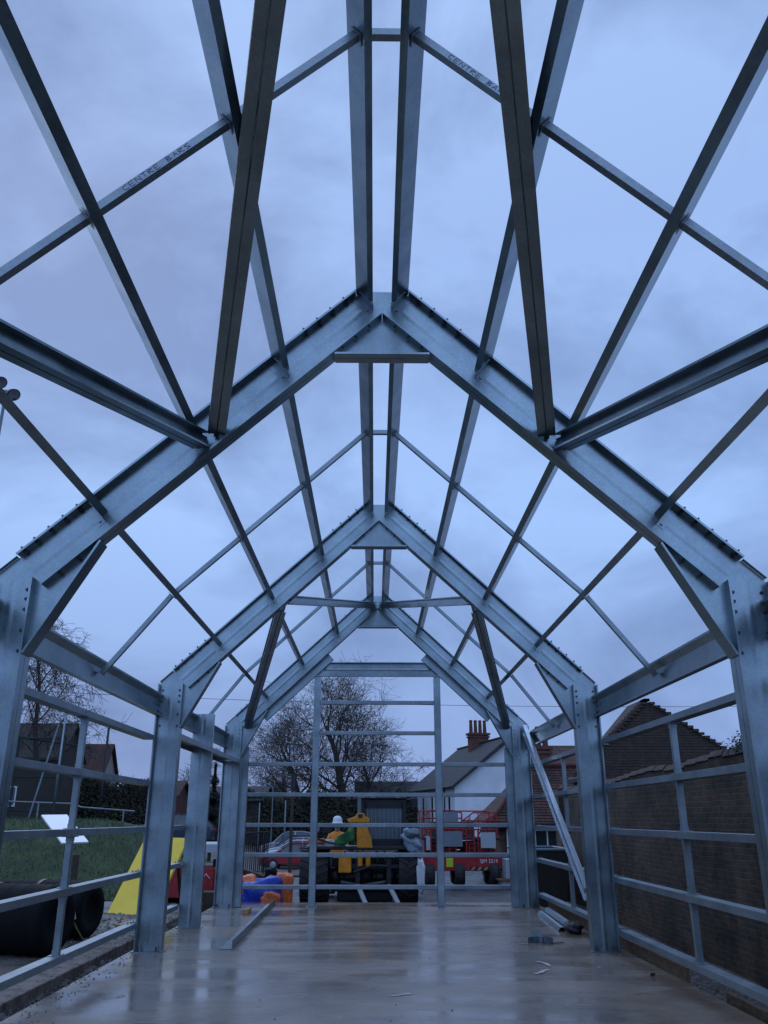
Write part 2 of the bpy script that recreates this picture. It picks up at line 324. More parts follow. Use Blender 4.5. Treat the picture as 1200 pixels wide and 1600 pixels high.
def ground_mat():
    m = bpy.data.materials.new('site_ground'); m.use_nodes = True
    n = m.node_tree.nodes; l = m.node_tree.links; b = n['Principled BSDF']
    t = n.new('ShaderNodeTexCoord')
    z = n.new('ShaderNodeTexNoise'); z.inputs['Scale'].default_value = 1.3; z.inputs['Detail'].default_value = 9; z.inputs['Roughness'].default_value = 0.75; l.new(t.outputs['Object'], z.inputs['Vector'])
    r = n.new('ShaderNodeValToRGB'); r.color_ramp.elements[0].position = 0.35; r.color_ramp.elements[1].position = 0.68
    r.color_ramp.elements[0].color = (0.035, 0.028, 0.022, 1); r.color_ramp.elements[1].color = (0.15, 0.13, 0.11, 1); l.new(z.outputs['Fac'], r.inputs[0])
    l.new(r.outputs[0], b.inputs['Base Color'])
    v = n.new('ShaderNodeTexVoronoi'); v.inputs['Scale'].default_value = 18; l.new(t.outputs['Object'], v.inputs['Vector'])
    q = n.new('ShaderNodeMapRange'); q.inputs['From Min'].default_value = 0.35; q.inputs['From Max'].default_value = 0.6; q.inputs['To Min'].default_value = 0.2; q.inputs['To Max'].default_value = 0.9
    l.new(z.outputs['Fac'], q.inputs['Value']); l.new(q.outputs[0], b.inputs['Roughness'])
    bp = n.new('ShaderNodeBump'); bp.inputs['Strength'].default_value = 0.8; bp.inputs['Distance'].default_value = 0.03; l.new(v.outputs['Distance'], bp.inputs['Height']); l.new(bp.outputs[0], b.inputs['Normal'])
    return m
M['ground'] = ground_mat()
M['grassbase'] = mat('turf', (0.018, 0.034, 0.010), 0.95, col2=(0.05, 0.075, 0.022), scale=1.2, bump=1.0, bscale=40)
M['tarmac'] = mat('tarmac', (0.06, 0.062, 0.068), 0.5, var=0.25, scale=3, rvar=0.25, bump=0.2, bscale=60)
xs = axis([(-700, -60, 8), (-60, -26, 12), (-26, -2, 60), (-2, 20, 22), (20, 60, 8), (60, 700, 8)])
ys = axis([(-60, 4, 8), (4, 36, 64), (36, 80, 30), (80, 200, 8), (200, 900, 6)])
tag(sheet(xs, ys, H).build('ground', 'ground', smooth=True), kind='structure')
tag(sheet(axis([(-60, -26, 12), (-26, -5.4, 50)]), axis([(22.6, 38, 44)]), H, 0.03).build('grass_bank', 'grassbase', smooth=True), kind='structure')
tag(sheet(axis([(-16, -9.0, 14), (-9.0, -4.6, 18)]), axis([(19.4, 22.9, 8)]), H, 0.012).build('path', 'tarmac', smooth=True), kind='structure')
tag(sheet(axis([(-4.55, 12, 30)]), axis([(20, 60, 60)]), H, 0.03).build('car_park', 'tarmac', smooth=True), kind='structure')
tag(sheet(axis([(-5.6, -3.0, 6)]), axis([(36, 43, 8)]), H, 0.09).build('grass_verge', 'grassbase', smooth=True), kind='structure')
sl = MB(); sl.box(-3.19, 3.24, -8, 18.65, -0.34, 0.0)
tag(sl.build('concrete_floor', 'concrete', bevel=0.012), kind='structure')
# grass tufts
gb = MB()
for i in range(24000):
    if i < 22500:
        y = 22.5+random.random()**1.2*9; x = -5.6-random.random()*15
    else:
        x = random.uniform(-5.5, -3.1); y = random.uniform(36, 43)
    z = H(x, y)+0.03; h = random.uniform(0.03, 0.10); a = random.uniform(0, 6.28); wd = 0.007+0.008*random.random()
    dx, dy = math.cos(a)*wd, math.sin(a)*wd; lx, ly = random.uniform(-.05, .05), random.uniform(-.05, .05)
    gb.add([(x-dx, y-dy, z-.01), (x+dx, y+dy, z-.01), (x+lx, y+ly, z+h)], [(0, 1, 2)])
tag(gb.build('grass_blades', 'grassblade'), 'short damp green grass on the bank beside the path', 'grass', kind='stuff')
# rubble / stones in the strip by the slab
rb = MB()
def stone(mb, x, y, z, r):
    a = random.uniform(0, 3); k = random.uniform(0.4, 0.8)
    pts = [(math.cos(a+i*1.57)*r*random.uniform(.7, 1.2), math.sin(a+i*1.57)*r*random.uniform(.7, 1.2)) for i in range(4)]
    mb.add([(x+p[0], y+p[1], z-r*.2) for p in pts]+[(x+p[0]*.6, y+p[1]*.6, z+r*k) for p in pts], [(4,5,6,7),(0,1,5,4),(1,2,6,5),(2,3,7,6),(3,0,4,7)])
for i in range(5200):
    x = -3.2-abs(random.gauss(0, 0.30)); y = random.uniform(6, 19)
    zz = -.03 if -3.86 < x < -3.52 else H(x, y)
    stone(rb, x, y, zz, random.uniform(0.008, 0.022 if zz == -.03 else .06)*random.uniform(.5, 1))
for i in range(500):
    x = -3.1+random.gauss(0, 0.12); y = random.uniform(6, 18.5)
    if x > -3.18: stone(rb, x, y, .001, random.uniform(0.004, 0.014))
for i in range(900):
    x = random.uniform(-6.8, -3.6); y = random.uniform(12.5, 19); stone(rb, x, y, H(x, y), random.uniform(0.01, 0.045))
for i in range(500):
    x = random.uniform(3.3, 4.7); y = random.uniform(6, 19); stone(rb, x, y, H(x, y), random.uniform(0.01, 0.05))
tag(rb.build('rubble', 'rubble'), 'loose gravel and broken rubble in the muddy strips beside the slab', 'gravel', kind='stuff')
kb = MB()
for i in range(14):
    y0 = 5.0+i*0.92; kb.box(-3.86, -3.52, y0, y0+0.905, -0.35, -0.03+random.uniform(-.012, .012))
tag(kb.build('kerb', 'kerb', bevel=0.012), 'old concrete kerb line beside the muddy strip left of the slab', 'kerb')

# ------------------------------------------------------------------ steel frame
W, HE, RI = 3.115, 3.417, 6.344
YF = [0.92, 6.457, 11.963, 17.56]
th = math.atan2(RI-HE, W); ct, st = math.cos(th), math.sin(th)
D, FL, T, LIP = 0.35, 0.088, 0.004, 0.018
def cprof(F, Dp, t=T, lip=LIP, sw=0.008, off=0.0):
    if sw:
        a, b_ = Dp*0.40, Dp*0.60
        inner = [(F-t, lip), (F-t, t), (t, t), (t, a), (t+sw, a+.03), (t+sw, b_-.03), (t, b_), (t, Dp-t), (F-t, Dp-t), (F-t, Dp-lip)]
        outer = [(F, Dp-lip), (F, Dp), (0, Dp), (0, b_+.001), (sw, b_-.03), (sw, a+.03), (0, a-.001), (0, 0), (F, 0), (F, lip)]
    else:
        inner = [(F-t, lip), (F-t, t), (t, t), (t, Dp-t), (F-t, Dp-t), (F-t, Dp-lip)]
        outer = [(F, Dp-lip), (F, Dp), (0, Dp), (0, 0), (F, 0), (F, lip)]
    return [(x+off, -y) for x, y in inner+outer]
FR = empty('steel_building_frame', (0, 12, 0), label='bare galvanised steel portal frame of a small pitched-roof building on the wet slab', cat='building frame')
FRI = V(FR.location)
def part(mb, name, mt='galv', parent=None, **k):
    """child of the frame, coordinates given in world space"""
    p = parent or FR
    o = mb.build(name, mt, **k); o.parent = p
    base = V((0, 0, 0)); q = p
    while q is not None: base += V(q.location); q = q.parent
    o.location = -base
    return o
def PT(sg, y, s, n=0.0):
    return V((sg*(s*ct+n*st), y, RI-s*st+n*ct))
boltmesh = None
def bolt(parent, p, d, r=0.017, ln=0.036):
    """hex bolt centred at p along d; all bolts share one mesh"""
    global boltmesh
    if boltmesh is None:
        mb = MB(); mb.lathe([(0, 1), (0.6, 1), (0.6, -1), (0, -1)], (0, 0, 0), n=6); mb.lathe([(0.0, 0.55), (1, 0.55), (1, 0.15), (0, 0.15)], (0, 0, 0), n=6); mb.lathe([(0.0, -0.15), (1, -0.15), (1, -0.55), (0, -0.55)], (0, 0, 0), n=6)
        boltmesh = bpy.data.meshes.new('bolt'); boltmesh.from_pydata(mb.v, [], mb.f); boltmesh.materials.append(M['bolt'])
    o = bpy.data.objects.new('bolt', boltmesh); COL.objects.link(o); o.parent = parent
    base = V((0, 0, 0)); q = parent
    while q is not None: base += V(q.location); q = q.parent
    o.location = V(p)-base; o.rotation_euler = V(d).to_track_quat('Z', 'Y').to_euler(); o.scale = (r, r, ln)
    return o
cf = cprof(FL, D, off=0.003, sw=0.0025)
for fi, y in enumerate(YF):
    for sg in (-1, 1):
        dn = V((sg*ct, 0, -st)); nr = V((sg*st, 0, ct))
        # rafter: two channels back to back
        for k, A in enumerate(((0, -1, 0), (0, 1, 0))):
            mb = MB(); mb.prof(cf, PT(sg, y, 0.333), PT(sg, y, 4.02), A, nr)
            ro = part(mb, 'rafter')
            if k == 0: raf = ro
        for k, A in enumerate(((0, -1, 0), (0, 1, 0))):
            mb = MB(); mb.prof(cf, (sg*W, y, 0.012), (sg*W, y, HE-0.02), A, (sg, 0, 0))
            co = part(mb, 'column')
            if k == 0: colm = co
        part(MB().box(min(sg*(W+.03), sg*(W-D-.03)), max(sg*(W+.03), sg*(W-D-.03)), y-0.11, y+0.11, 0.001, 0.012), 'base_plate')
        if fi:
            for q in (W-0.06, W-D+0.06): bolt(colm, (sg*q, y-0.092, 0.03), (0, 0, 1), 0.016, 0.04)
        # knee plate with folded flange
        poly = [(3.105, 2.79), (2.755, 2.79), (2.262, 3.703), (2.35, 4.08), (2.90, 3.60), (3.105, 3.405)]
        kp = MB().plate([(sg*a, b) for a, b in poly], y-0.0025, y+0.0025)
        a, b = V((sg*2.755, 0, 2.79)), V((sg*2.262, 0, 3.703))
        d = (b-a).normalized(); nn = V((-d.z*sg*-1, 0, d.x*sg*-1)) ; nn = V((-sg*abs(d.z), 0, -abs(d.x)))
        for s2 in (-1, 1):
            kp.prof([(0.003, 0), (0.085, 0), (0.085, 0.018), (0.081, 0.018), (0.081, 0.004), (0.003, 0.004)], a+V((0, y, 0)), b+V((0, y, 0)), (0, s2, 0), -nn)
            kp.prof([(0.003, -0.004), (0.045, -0.004), (0.045, 0), (0.003, 0)], PT(sg, y, 4.03), PT(sg, y, 4.262), (0, s2, 0), nr)
        part(kp, 'knee_plate')
        if fi in (1, 2):
            for s_ in (3.42, 3.56, 3.70, 3.84, 3.96): bolt(raf, PT(sg, y-0.045, s_, -0.002), nr)
            for s_ in (3.5, 3.68, 3.86): bolt(raf, PT(sg, y-0.045, s_, -D+0.002), nr, 0.013, 0.022)
            for s_ in (0.46, 0.62, 0.78, 0.94):
                bolt(raf, PT(sg, y-0.045, s_, -0.002), nr)
                if s_ < 0.9: bolt(raf, PT(sg, y-0.045, s_+0.03, -D+0.002), nr, 0.010, 0.02)
            for xx in (W-0.055, W-D+0.055):
                for zz in (3.31, 3.235, 3.15, 2.98, 2.82): bolt(colm, (sg*xx, y-0.008, zz), (0, 1, 0), 0.015, 0.03)
    # apex plate
    ap = MB().plate([(-.41, 5.45), (.41, 5.45), (.75, 5.45), (.25, 6.09), (.1, 6.145), (-.1, 6.145), (-.25, 6.09), (-.75, 5.45)], y-0.0025, y+0.0025)
    for s2 in (-1, 1):
        ap.prof([(0.003, 0), (0.08, 0), (0.08, 0.018), (0.076, 0.018), (0.076, 0.004), (0.003, 0.004)], (-.42, y, 5.447), (.42, y, 5.447), (0, s2, 0), (0, 0, 1))
    apo = part(ap, 'apex_plate')
# bolts of the far frame, too many to list one by one
fb = MB()
for sg in (-1, 1):
    nr = V((sg*st, 0, ct)); y = YF[3]
    for s_ in (3.42, 3.56, 3.70, 3.84, 0.46, 0.62, 0.78, 0.94):
        p = PT(sg, y-0.045, s_, 0); fb.tube(p-nr*0.025, p+nr*0.022, 0.012, n=6)
    for xx in (W-0.055, W-D+0.055):
        for zz in (3.31, 3.235, 3.15, 2.98, 2.82): fb.tube((sg*xx, y-0.02, zz), (sg*xx, y, zz), 0.012, n=6)
fbo = part(fb, 'bolts', 'bolt'); fbo['kind'] = 'stuff'
# purlins, eave beams, sag bars
SP = [0.333, 1.345, 2.33, 3.33]; PD, PF = 0.155, 0.065
pc = cprof(PF, PD, t=0.003, lip=0.014, sw=0)
cleat_src = None
for b in range(3):
    y0, y1 = YF[b]+0.012, YF[b+1]-0.012
    for sg in (-1, 1):
        nr = V((sg*st, 0, ct)); up = V((-sg*ct, 0, st))
        for si, s_ in enumerate(SP):
            mb = MB(); mb.prof(pc, PT(sg, y0, s_, -0.006), PT(sg, y1, s_, -0.006), up, nr)
            po = part(mb, 'purlin')
            cl = MB(); p = PT(sg, 0, s_+0.004, 0)
            cl.prof([(-.004, -.05), (0, -.05), (0, -.235), (-.004, -.235)], PT(sg, y1-0.09, s_), PT(sg, y1+0.006, s_), up, nr)
            cl.prof([(-.004, -.05), (-.07, -.05), (-.07, -.235), (-.004, -.235)], PT(sg, y1+0.001, s_), PT(sg, y1+0.006, s_), up, nr)
            q = PT(sg, 0, s_+0.04, -0.20); cl.tube(q+V((0, y1-0.012, 0)), q+V((0, y1+0.004, 0)), 0.014, n=6)
            q = PT(sg, 0, s_-0.006, -0.09); cl.tube(q+V((0, y1-0.05, 0)), q+V((0, y1-0.05, 0))+up*0.02, 0.012, n=6)
            part(cl, 'cleat', 'galv', po)
        eb = MB(); F2 = 0.075
        zt, zb = 3.175, 2.95
        sx = sg
        poly = [(0, zb), (-F2, zb), (-F2, zb+.02), (-F2+.004, zb+.02), (-F2+.004, zb+.004), (-.004, zb+.004), (-.004, zt-.004), (-F2+.002, zt+.062), (-F2+.002, zt+.046), (-F2-.001, zt+.046), (-F2-.001, zt+.068), (0, zt)]
        eb.prof([(p[0], p[1]) for p in poly], (sx*W, y0, 0), (sx*W, y1, 0), (sx, 0, 0), (0, 0, 1))
        ebo = part(eb, 'eave_beam')
        for ye in (y0+0.05, y1-0.05):
            ec = MB(); ec.box(min(sx*(W-.005), sx*(W-.012)), max(sx*(W-.005), sx*(W-.012)), ye-0.05, ye+0.05, zb+.03, zt-.03)
            for zz in (zb+.07, zt-.07):
                for q in (-.02, .02): ec.tube((sx*(W-.008), ye+q, zz), (sx*(W-.03), ye+q, zz), 0.012, n=6)
            part(ec, 'cleat', 'galv', ebo)
        # sag bars between the purlins
        ym = (YF[b]+YF[b+1])/2
        seg = [(SP[0]+.004, SP[1]-.004), (SP[1]+.004, SP[2]-.004), (SP[2]+.004, SP[3]-.004), (SP[3]+.004, 4.455)]
        for a_, b_ in seg:
            n0 = -0.115; n1 = -0.115 if b_ < 4 else -0.29
            p0, p1 = PT(sg, ym, a_, n0), PT(sg, ym, b_, n1); d = (p1-p0).normalized(); bb = V((0, 1, 0)).cross(d).normalized()
            if bb.z < 0: bb = -bb
            mb = MB(); mb.prof([(0, 0), (.05, 0), (.05, .004), (.004, .004), (.004, .05), (0, .05)], p0, p1, (0, 1, 0), bb)
            for pp, dd in ((p0, d), (p1, -d)):
                mb.prof([(-.02, -.025), (.07, -.025), (.07, .06), (-.02, .06)], pp, pp+dd*0.005, (0, 1, 0), bb)
                mb.tube(pp+V((0, .025, 0))+bb*.02, pp+V((0, .025, 0))+bb*.02+dd*.022, 0.012, n=6)
            so = part(mb, 'sag_bar', 'galvdull')
            if b == 0 and ((sg == -1 and 1 < a_ < 2) or (sg == 1 and a_ < 1)):
                # hand lettering on the web of the bar
                glyph = {'C': [[(1, 0), (0, .2), (0, .8), (1, 1)]], 'E': [[(1, 0), (0, 0), (0, 1), (1, 1)], [(0, .5), (.8, .5)]], 'N': [[(0, 0), (0, 1), (1, 0), (1, 1)]],
                         'T': [[(.5, 0), (.5, 1)], [(0, 1), (1, 1)]], 'R': [[(0, 0), (0, 1), (1, .8), (0, .5), (1, 0)]], 'B': [[(0, 0), (0, 1), (.9, .8), (0, .5), (1, .25), (0, 0)]],
                         'A': [[(0, 0), (.5, 1), (1, 0)], [(.2, .4), (.8, .4)]], 'S': [[(0, 0), (1, .2), (0, .8), (1, 1)]]}
                hw = MB(); word = 'CENTRE BARS'; ch = 0.043; cw = 0.030; tot = len(word)*ch; done = []
                ux = d if sg == 1 else -d
                org = (p0+p1)/2-ux*(tot/2)
                for i_, c_ in enumerate(word):
                    if c_ == ' ': done.append(hw); hw = MB()
                    for st_ in glyph.get(c_, []):
                        for u_, v_ in zip(st_, st_[1:]):
                            qa = org+ux*(i_*ch+u_[0]*cw)+bb*(.008+u_[1]*.034)+V((0, -.0008, 0)); qb = org+ux*(i_*ch+v_[0]*cw)+bb*(.008+v_[1]*.034)+V((0, -.0008, 0))
                            hw.beam(qa, qb, .0012, .0035, up=bb if abs((qb-qa).normalized().dot(bb)) < .9 else ux)
                for h_ in done+[hw]: part(h_, 'handwriting', 'ink', so)
    ym = (YF[b]+YF[b+1])/2
    pa, pb = PT(-1, ym, SP[0]-.004, -0.115), PT(1, ym, SP[0]-.004, -0.115)
    part(MB().prof([(0, 0), (.05, 0), (.05, .004), (.004, .004), (.004, .05), (0, .05)], pa, pb, (0, 1, 0), (0, 0, 1)), 'sag_bar', 'galvdull')
# diagonal roof braces: double channels
def brace(p0, p1, wd=0.070, dp=0.13, mt='galv', up=(0, 0, 1)):
    p0, p1 = V(p0), V(p1); d = (p1-p0).normalized(); A = d.cross(V(up)).normalized(); B = A.cross(d).normalized()
    mb = MB()
    for s2 in (1, -1): mb.prof([(x, y+dp/2) for x, y in cprof(wd, dp, t=0.003, lip=0.016, sw=0, off=0.005)], p0, p1, A*s2, B)
    mb.prof([(-.0048, dp*.15), (.0048, dp*.15), (.0048, dp*.15+.003), (-.0048, dp*.15+.003)], p0, p1, A, B)
    for pp in (p0, p1): mb.prof([(-.02, -dp*.35), (.02, -dp*.35), (.02, dp*.35), (-.02, dp*.35)], pp-d*.07, pp+d*.07, A, B)
    return part(mb, 'roof_brace', mt)
for sg in (-1, 1):
    brace((sg*1.40, YF[1]-.09, 4.71), (sg*0.10, YF[0]+.06, 5.86)); brace((sg*1.52, YF[1]-.09, 4.59), (sg*2.72, YF[0]+.06, 3.36))
    brace((sg*1.34, YF[2]+.10, 4.66), (sg*0.09, YF[3]-.07, 5.92)); brace((sg*1.45, YF[2]+.10, 4.53), (sg*2.66, YF[3]-.07, 3.40))
# sheeting rails and their struts
ZR = {1: [0.265, 0.885, 1.48, 2.05, 2.65], -1: [0.335, 0.945, 1.50, 2.09, 2.69]}
def rail(sg, ya, yb, z):
    mb = MB(); x0 = sg*W; hh, dd = 0.068, 0.13
    poly = [(0, 0), (dd, 0), (dd, -hh), (dd-.003, -hh), (dd-.003, -.003), (.003, -.003), (.003, -hh), (0.02, -hh), (0.02, -hh-.003), (0, -hh-.003)]
    poly = [(0, 0), (dd, 0), (dd, -hh), (0, -hh)]
    mb.prof(poly, (x0, ya, z), (x0, yb, z), (sg, 0, 0), (0, 0, 1))
    for ye, q in ((ya, 1), (yb, -1)):
        mb.prof([(.01, .004), (.12, .004), (.12, .0), (.01, .0)], (x0, ye, z+.001), (x0, ye+q*.07, z+.001), (sg, 0, 0), (0, 0, 1))
        mb.tube((x0+sg*.05, ye+q*.03, z), (x0+sg*.05, ye+q*.03, z+.022), 0.011, n=6)
        mb.tube((x0+sg*.09, ye+q*.05, z), (x0+sg*.09, ye+q*.05, z+.022), 0.011, n=6)
    return part(mb, 'sheeting_rail', 'galvdull', bevel=0.006)
def strut(sg, y, za, zb):
    x = sg*(W+.065); mb = MB().box(x-.03, x+.03, y-.03, y+.03, za+.001, zb-.07)
    for z0, z1 in ((za+.001, za+.05), (zb-.118, zb-.07)):
        mb.box(x-.034, x+.034, y-.034, y+.034, z0, z1); 
    mb.box(x-.055, x+.055, y-.085, y+.085, za+.0005, za+.008); mb.box(x-.055, x+.055, y-.085, y+.085, zb-.077, zb-.0695)
    return part(mb, 'rail_strut', 'galvdull')
for sg in (-1, 1):
    for b in range(3):
        ya, yb = YF[b]+.085, YF[b+1]-.085
        zs = ZR[sg]
        if sg == -1 and b == 2:
            for z in zs[:3]: rail(sg, ya, 14.36, z)
            continue
        for z in zs: rail(sg, ya, yb, z)
        ym = (YF[b]+YF[b+1])/2
        for a_, b_ in zip(zs, zs[1:]): strut(sg, ym, a_, b_)
# door jamb and header on the left
mb = MB(); mb.prof(cprof(0.08, 0.34, t=.004, sw=0.006), (-W, 14.44, 0.01), (-W, 14.44, 3.27), (0, 1, 0), (-1, 0, 0)); part(mb, 'door_jamb')
part(MB().box(-W-.03, -W+.37, 14.38, 14.56, .001, .01), 'base_plate')
mb = MB(); mb.prof([(a, b) for a, b in cprof(0.075, 0.345, t=.004, sw=0)], (-2.765, YF[2]+.09, 2.72), (-2.765, YF[3]-.09, 2.72), (0, 0, -1), (1, 0, 0)); part(mb, 'door_header', 'galvdull')
# gable end
yg = YF[3]+0.17
for sg in (-1, 1):
    nr = V((sg*st, 0, ct))
    mb = MB(); mb.prof([(0, 0), (0.10, 0), (0.10, -0.15), (0, -0.15)], PT(sg, YF[3]+.08, 1.75, -D-.0), PT(sg, YF[3]+.08, 3.62, -D), (0, 1, 0), nr)
    mb.box(min(sg*2.62, sg*2.762), max(sg*2.62, sg*2.762), YF[3]+.08, YF[3]+.18, .01, 2.98); part(mb, 'gable_trim')
    mb = MB(); x = sg*1.258; mb.box(x-.068, x+.068, yg-.07, yg+.07, .012, 4.42); gp = part(mb, 'gable_post', bevel=0.008)
    part(MB().box(x-.1, x+.1, yg-.1, yg+.1, .0, .012), 'base_plate', 'galv')
mb = MB(); mb.prof(cprof(0.075, 0.30, sw=0.006), (-1.66, YF[3]+.16, 4.725), (1.66, YF[3]+.16, 4.725), (0, -1, 0), (0, 0, 1)); part(mb, 'collar_beam')
for i, z in enumerate((0.36, 0.94, 1.49, 2.065, 2.655, 3.275, 3.895)):
    spans = [(-1.19, 1.19)]+([(-2.62, -1.326), (1.326, 2.62)] if i < 5 else [])
    for a_, b_ in spans:
        mb = MB().box(a_, b_, yg-.055, yg+.04, z-.045, z+.03); part(mb, 'gable_rail', 'galvdull', bevel=0.006)
# bright new wall brace
wb = MB()
p0, p1 = V((3.03, YF[3]-.10, 3.33)), V((2.80, YF[2]+.14, 0.66)); d = (p1-p0).normalized(); A = V((-1, 0, 0)); B = d.cross(A).normalized()
if B.z < 0: B = -B
wb.prof([(-.03, -.09), (.05, -.09), (.05, -.086), (-.026, -.086), (-.026, .0), (.05, .02), (.05, .09), (-.03, .09)], p0, p1, A, B)
o = part(wb, 'wall_brace', 'galvbright'); o['label'] = 'shiny new diagonal wall brace'

# ------------------------------------------------------------------ things on the slab
def single(mb, name, mt, label, cat, loc, **k):
    g = {x: k.pop(x) for x in ('group',) if x in k}
    return tag(mb.build(name, mt, loc=loc, **k), label, cat, **g)
p0, p1 = V((-1.90, 12.15, 0.003)), V((-2.02, 18.3, 0.003))
d = (p1-p0).normalized(); A = V((0, 0, 1)).cross(d).normalized()
single(MB().prof([(0, 0), (.16, 0), (.16, .004), (.004, .004), (.004, .10), (0, .10)], p0, p1, A, (0, 0, 1)), 'steel_angle', 'galvdull', 'long galvanised steel angle lying lengthwise on the wet concrete', 'steel angle', p0)
single(MB().box(-2.40, -2.30, 16.4, 16.85, .002, .075), 'timber_offcut', 'woodpale', 'short fresh timber offcut lying just left of the long steel angle', 'timber', (-2.35, 16.6, 0), bevel=.004)
single(MB().box(-2.95, -2.72, 18.25, 18.5, .002, .16), 'timber_block', 'brown', 'dark timber block on the slab edge in front of the blue and orange bags', 'timber', (-2.83, 18.3, 0), bevel=.006)
single(MB().prof([(-.045, 0), (.045, 0), (.045, .08), (-.045, .08)], (-4.28, 15.3, H(-4.2, 15.5)), (-4.0, 16.5, H(-4, 16.5)+.02), (1, 0, 0), (0, 0, 1)), 'timber_batten', 'woodpale', 'pale timber batten on the rubble at the foot of the yellow board', 'timber', (-4.2, 15.9, -.1), bevel=.004)
# pile of cleats
rnd = random.Random(3)
def clip_mesh(mb, c, a, s=1.0):
    u = V((math.cos(a), math.sin(a), 0)); v = V((-math.sin(a), math.cos(a), 0)); c = V(c)
    mb.prof([(0, 0), (.06*s, 0), (.06*s, .004), (.004, .004), (.004, .07*s), (0, .07*s)], c-u*.07*s, c+u*.07*s, v, (0, 0, 1)); return mb
CG = 'loose galvanised cleats in a small heap on the slab'
for i, (x, y, z, a) in enumerate([(2.15, 12.72, .003, .3), (2.27, 12.66, .003, 1.2), (2.2, 12.78, .075, -.4), (2.36, 12.72, .003, 2.2), (2.10, 12.66, .003, .9), (2.30, 12.8, .003, -.2)]):
    single(clip_mesh(MB(), (x, y, z), a, 1.1), 'steel_cleat', 'galvdull', ('second from the left', 'nearest the middle front', 'resting on top of the others', 'farthest to the right', 'farthest to the left', 'at the back on the right')[i].join(('galvanised angle cleat ', ' in the little heap on the slab')), 'cleat', (x, y, z), group=CG)
single(MB().prof([(-.03, 0), (.03, 0), (.03, .006), (-.03, .006)], (1.93, 12.62, .002), (2.16, 12.66, .002), (0, 1, 0), (0, 0, 1)), 'flat_strip', 'galvbright', 'thin flat metal strip pointing left out of the heap of cleats', 'metal strip', (2.0, 12.64, 0))
single(MB().tube((2.36, 12.62, .012), (2.56, 12.70, .012), .007, n=6), 'threaded_rod', 'bolt', 'short dark rod pointing right out of the heap of cleats', 'rod', (2.4, 12.6, 0))
def scrap(pts, z, label, name='paper_scrap', mt='paper', wd=.03):
    mb = MB()
    for i, (a, b) in enumerate(zip(pts, pts[1:])):
        p, q = V((*a, z+.002*(i % 2))), V((*b, z+.002*((i+1) % 2))); d = (q-p).normalized(); n_ = V((-d.y, d.x, 0))*wd*rnd.uniform(.6, 1.2)
        mb.add([p-n_, q-n_*.7, q+n_*.8, p+n_], [(0, 1, 2, 3)])
    return single(mb, name, mt, label, 'scrap', (*pts[0], z))
scrap([(1.90, 11.15), (1.97, 11.0), (1.99, 10.82)], .006, 'small pale paper scrap on the slab, farther of the two below the cleat heap')
scrap([(1.72, 10.30), (1.80, 10.36), (1.86, 10.50), (1.93, 10.56)], .006, 'curled pale paper scrap on the slab, nearer of the two below the cleat heap')
scrap([(0.12, 9.10), (0.2, 9.12), (0.26, 9.18), (0.31, 9.2)], .006, 'pale strip of paper lying in the middle foreground of the slab')
scrap([(2.52, 10.7), (2.56, 10.72)], .006, 'tiny white paper fleck on the slab right of the two scraps', wd=.02)
single(clip_mesh(MB(), (2.98, 10.15, .003), .5, .45), 'metal_bracket', 'bolt', 'small dark bracket on the slab beside the right hand bottom rail', 'bracket', (2.98, 10.15, 0))
scrap([(-2.62, 9.0), (-2.5, 9.06), (-2.44, 9.14)], .006, 'thin dark scrap of strapping on the slab near the left edge', 'strap_scrap', 'black', .012)
dk = MB()
for i in range(130):
    x = random.uniform(-3, 3); y = random.uniform(6, 18); stone(dk, x, y, .002, random.uniform(.003, .011))
tag(dk.build('grit', 'rubble'), 'scattered grit and small stones on the wet concrete', 'grit', kind='stuff')
# metal flashings by the right hand wall
for i, (dx, z, lab) in enumerate([(0, .003, 'bright folded metal flashing, lower one of the pair by the right hand wall'), (.13, .06, 'bright folded metal flashing, upper one of the pair by the right hand wall')]):
    p0, p1 = V((2.93+dx, 16.35, z)), V((2.80+dx, 13.95, z)); d = (p1-p0).normalized(); A = V((0, 0, 1)).cross(d).normalized()
    single(MB().prof([(-.06, 0), (-.056, 0), (-.03, .055), (.03, .055), (.056, 0), (.06, 0), (.032, .06), (-.032, .06)], p0, p1, A, (0, 0, 1)), 'metal_flashing', 'galvbright', lab, 'flashing', p0, group='folded flashings by the right hand wall')
single(blob((2.93, 13.72, .085), (.13, .16, .085), 5, .2), 'work_rag', 'black', 'crumpled black rag at the near end of the bright flashings', 'rag', (2.93, 13.72, .08), smooth=True)
# timber planks along the right edge
single(MB().box(3.26, 3.30, 9.9, 13.3, -.02, .12), 'timber_plank', 'wood', 'long pale edged plank standing under the right hand bottom rail', 'plank', (3.28, 11, 0), bevel=.004)
single(MB().box(3.32, 3.36, 6.2, 9.0, -.10, .05), 'timber_plank', 'wood', 'short plank by the slab edge at the bottom right corner', 'plank', (3.34, 8, 0), bevel=.004)
single(MB().box(3.25, 3.29, 13.5, 17.3, -.03, .15), 'timber_plank', 'wood', 'brown plank behind the bright flashings under the far right bottom rail', 'plank', (3.27, 15, 0), bevel=.004)

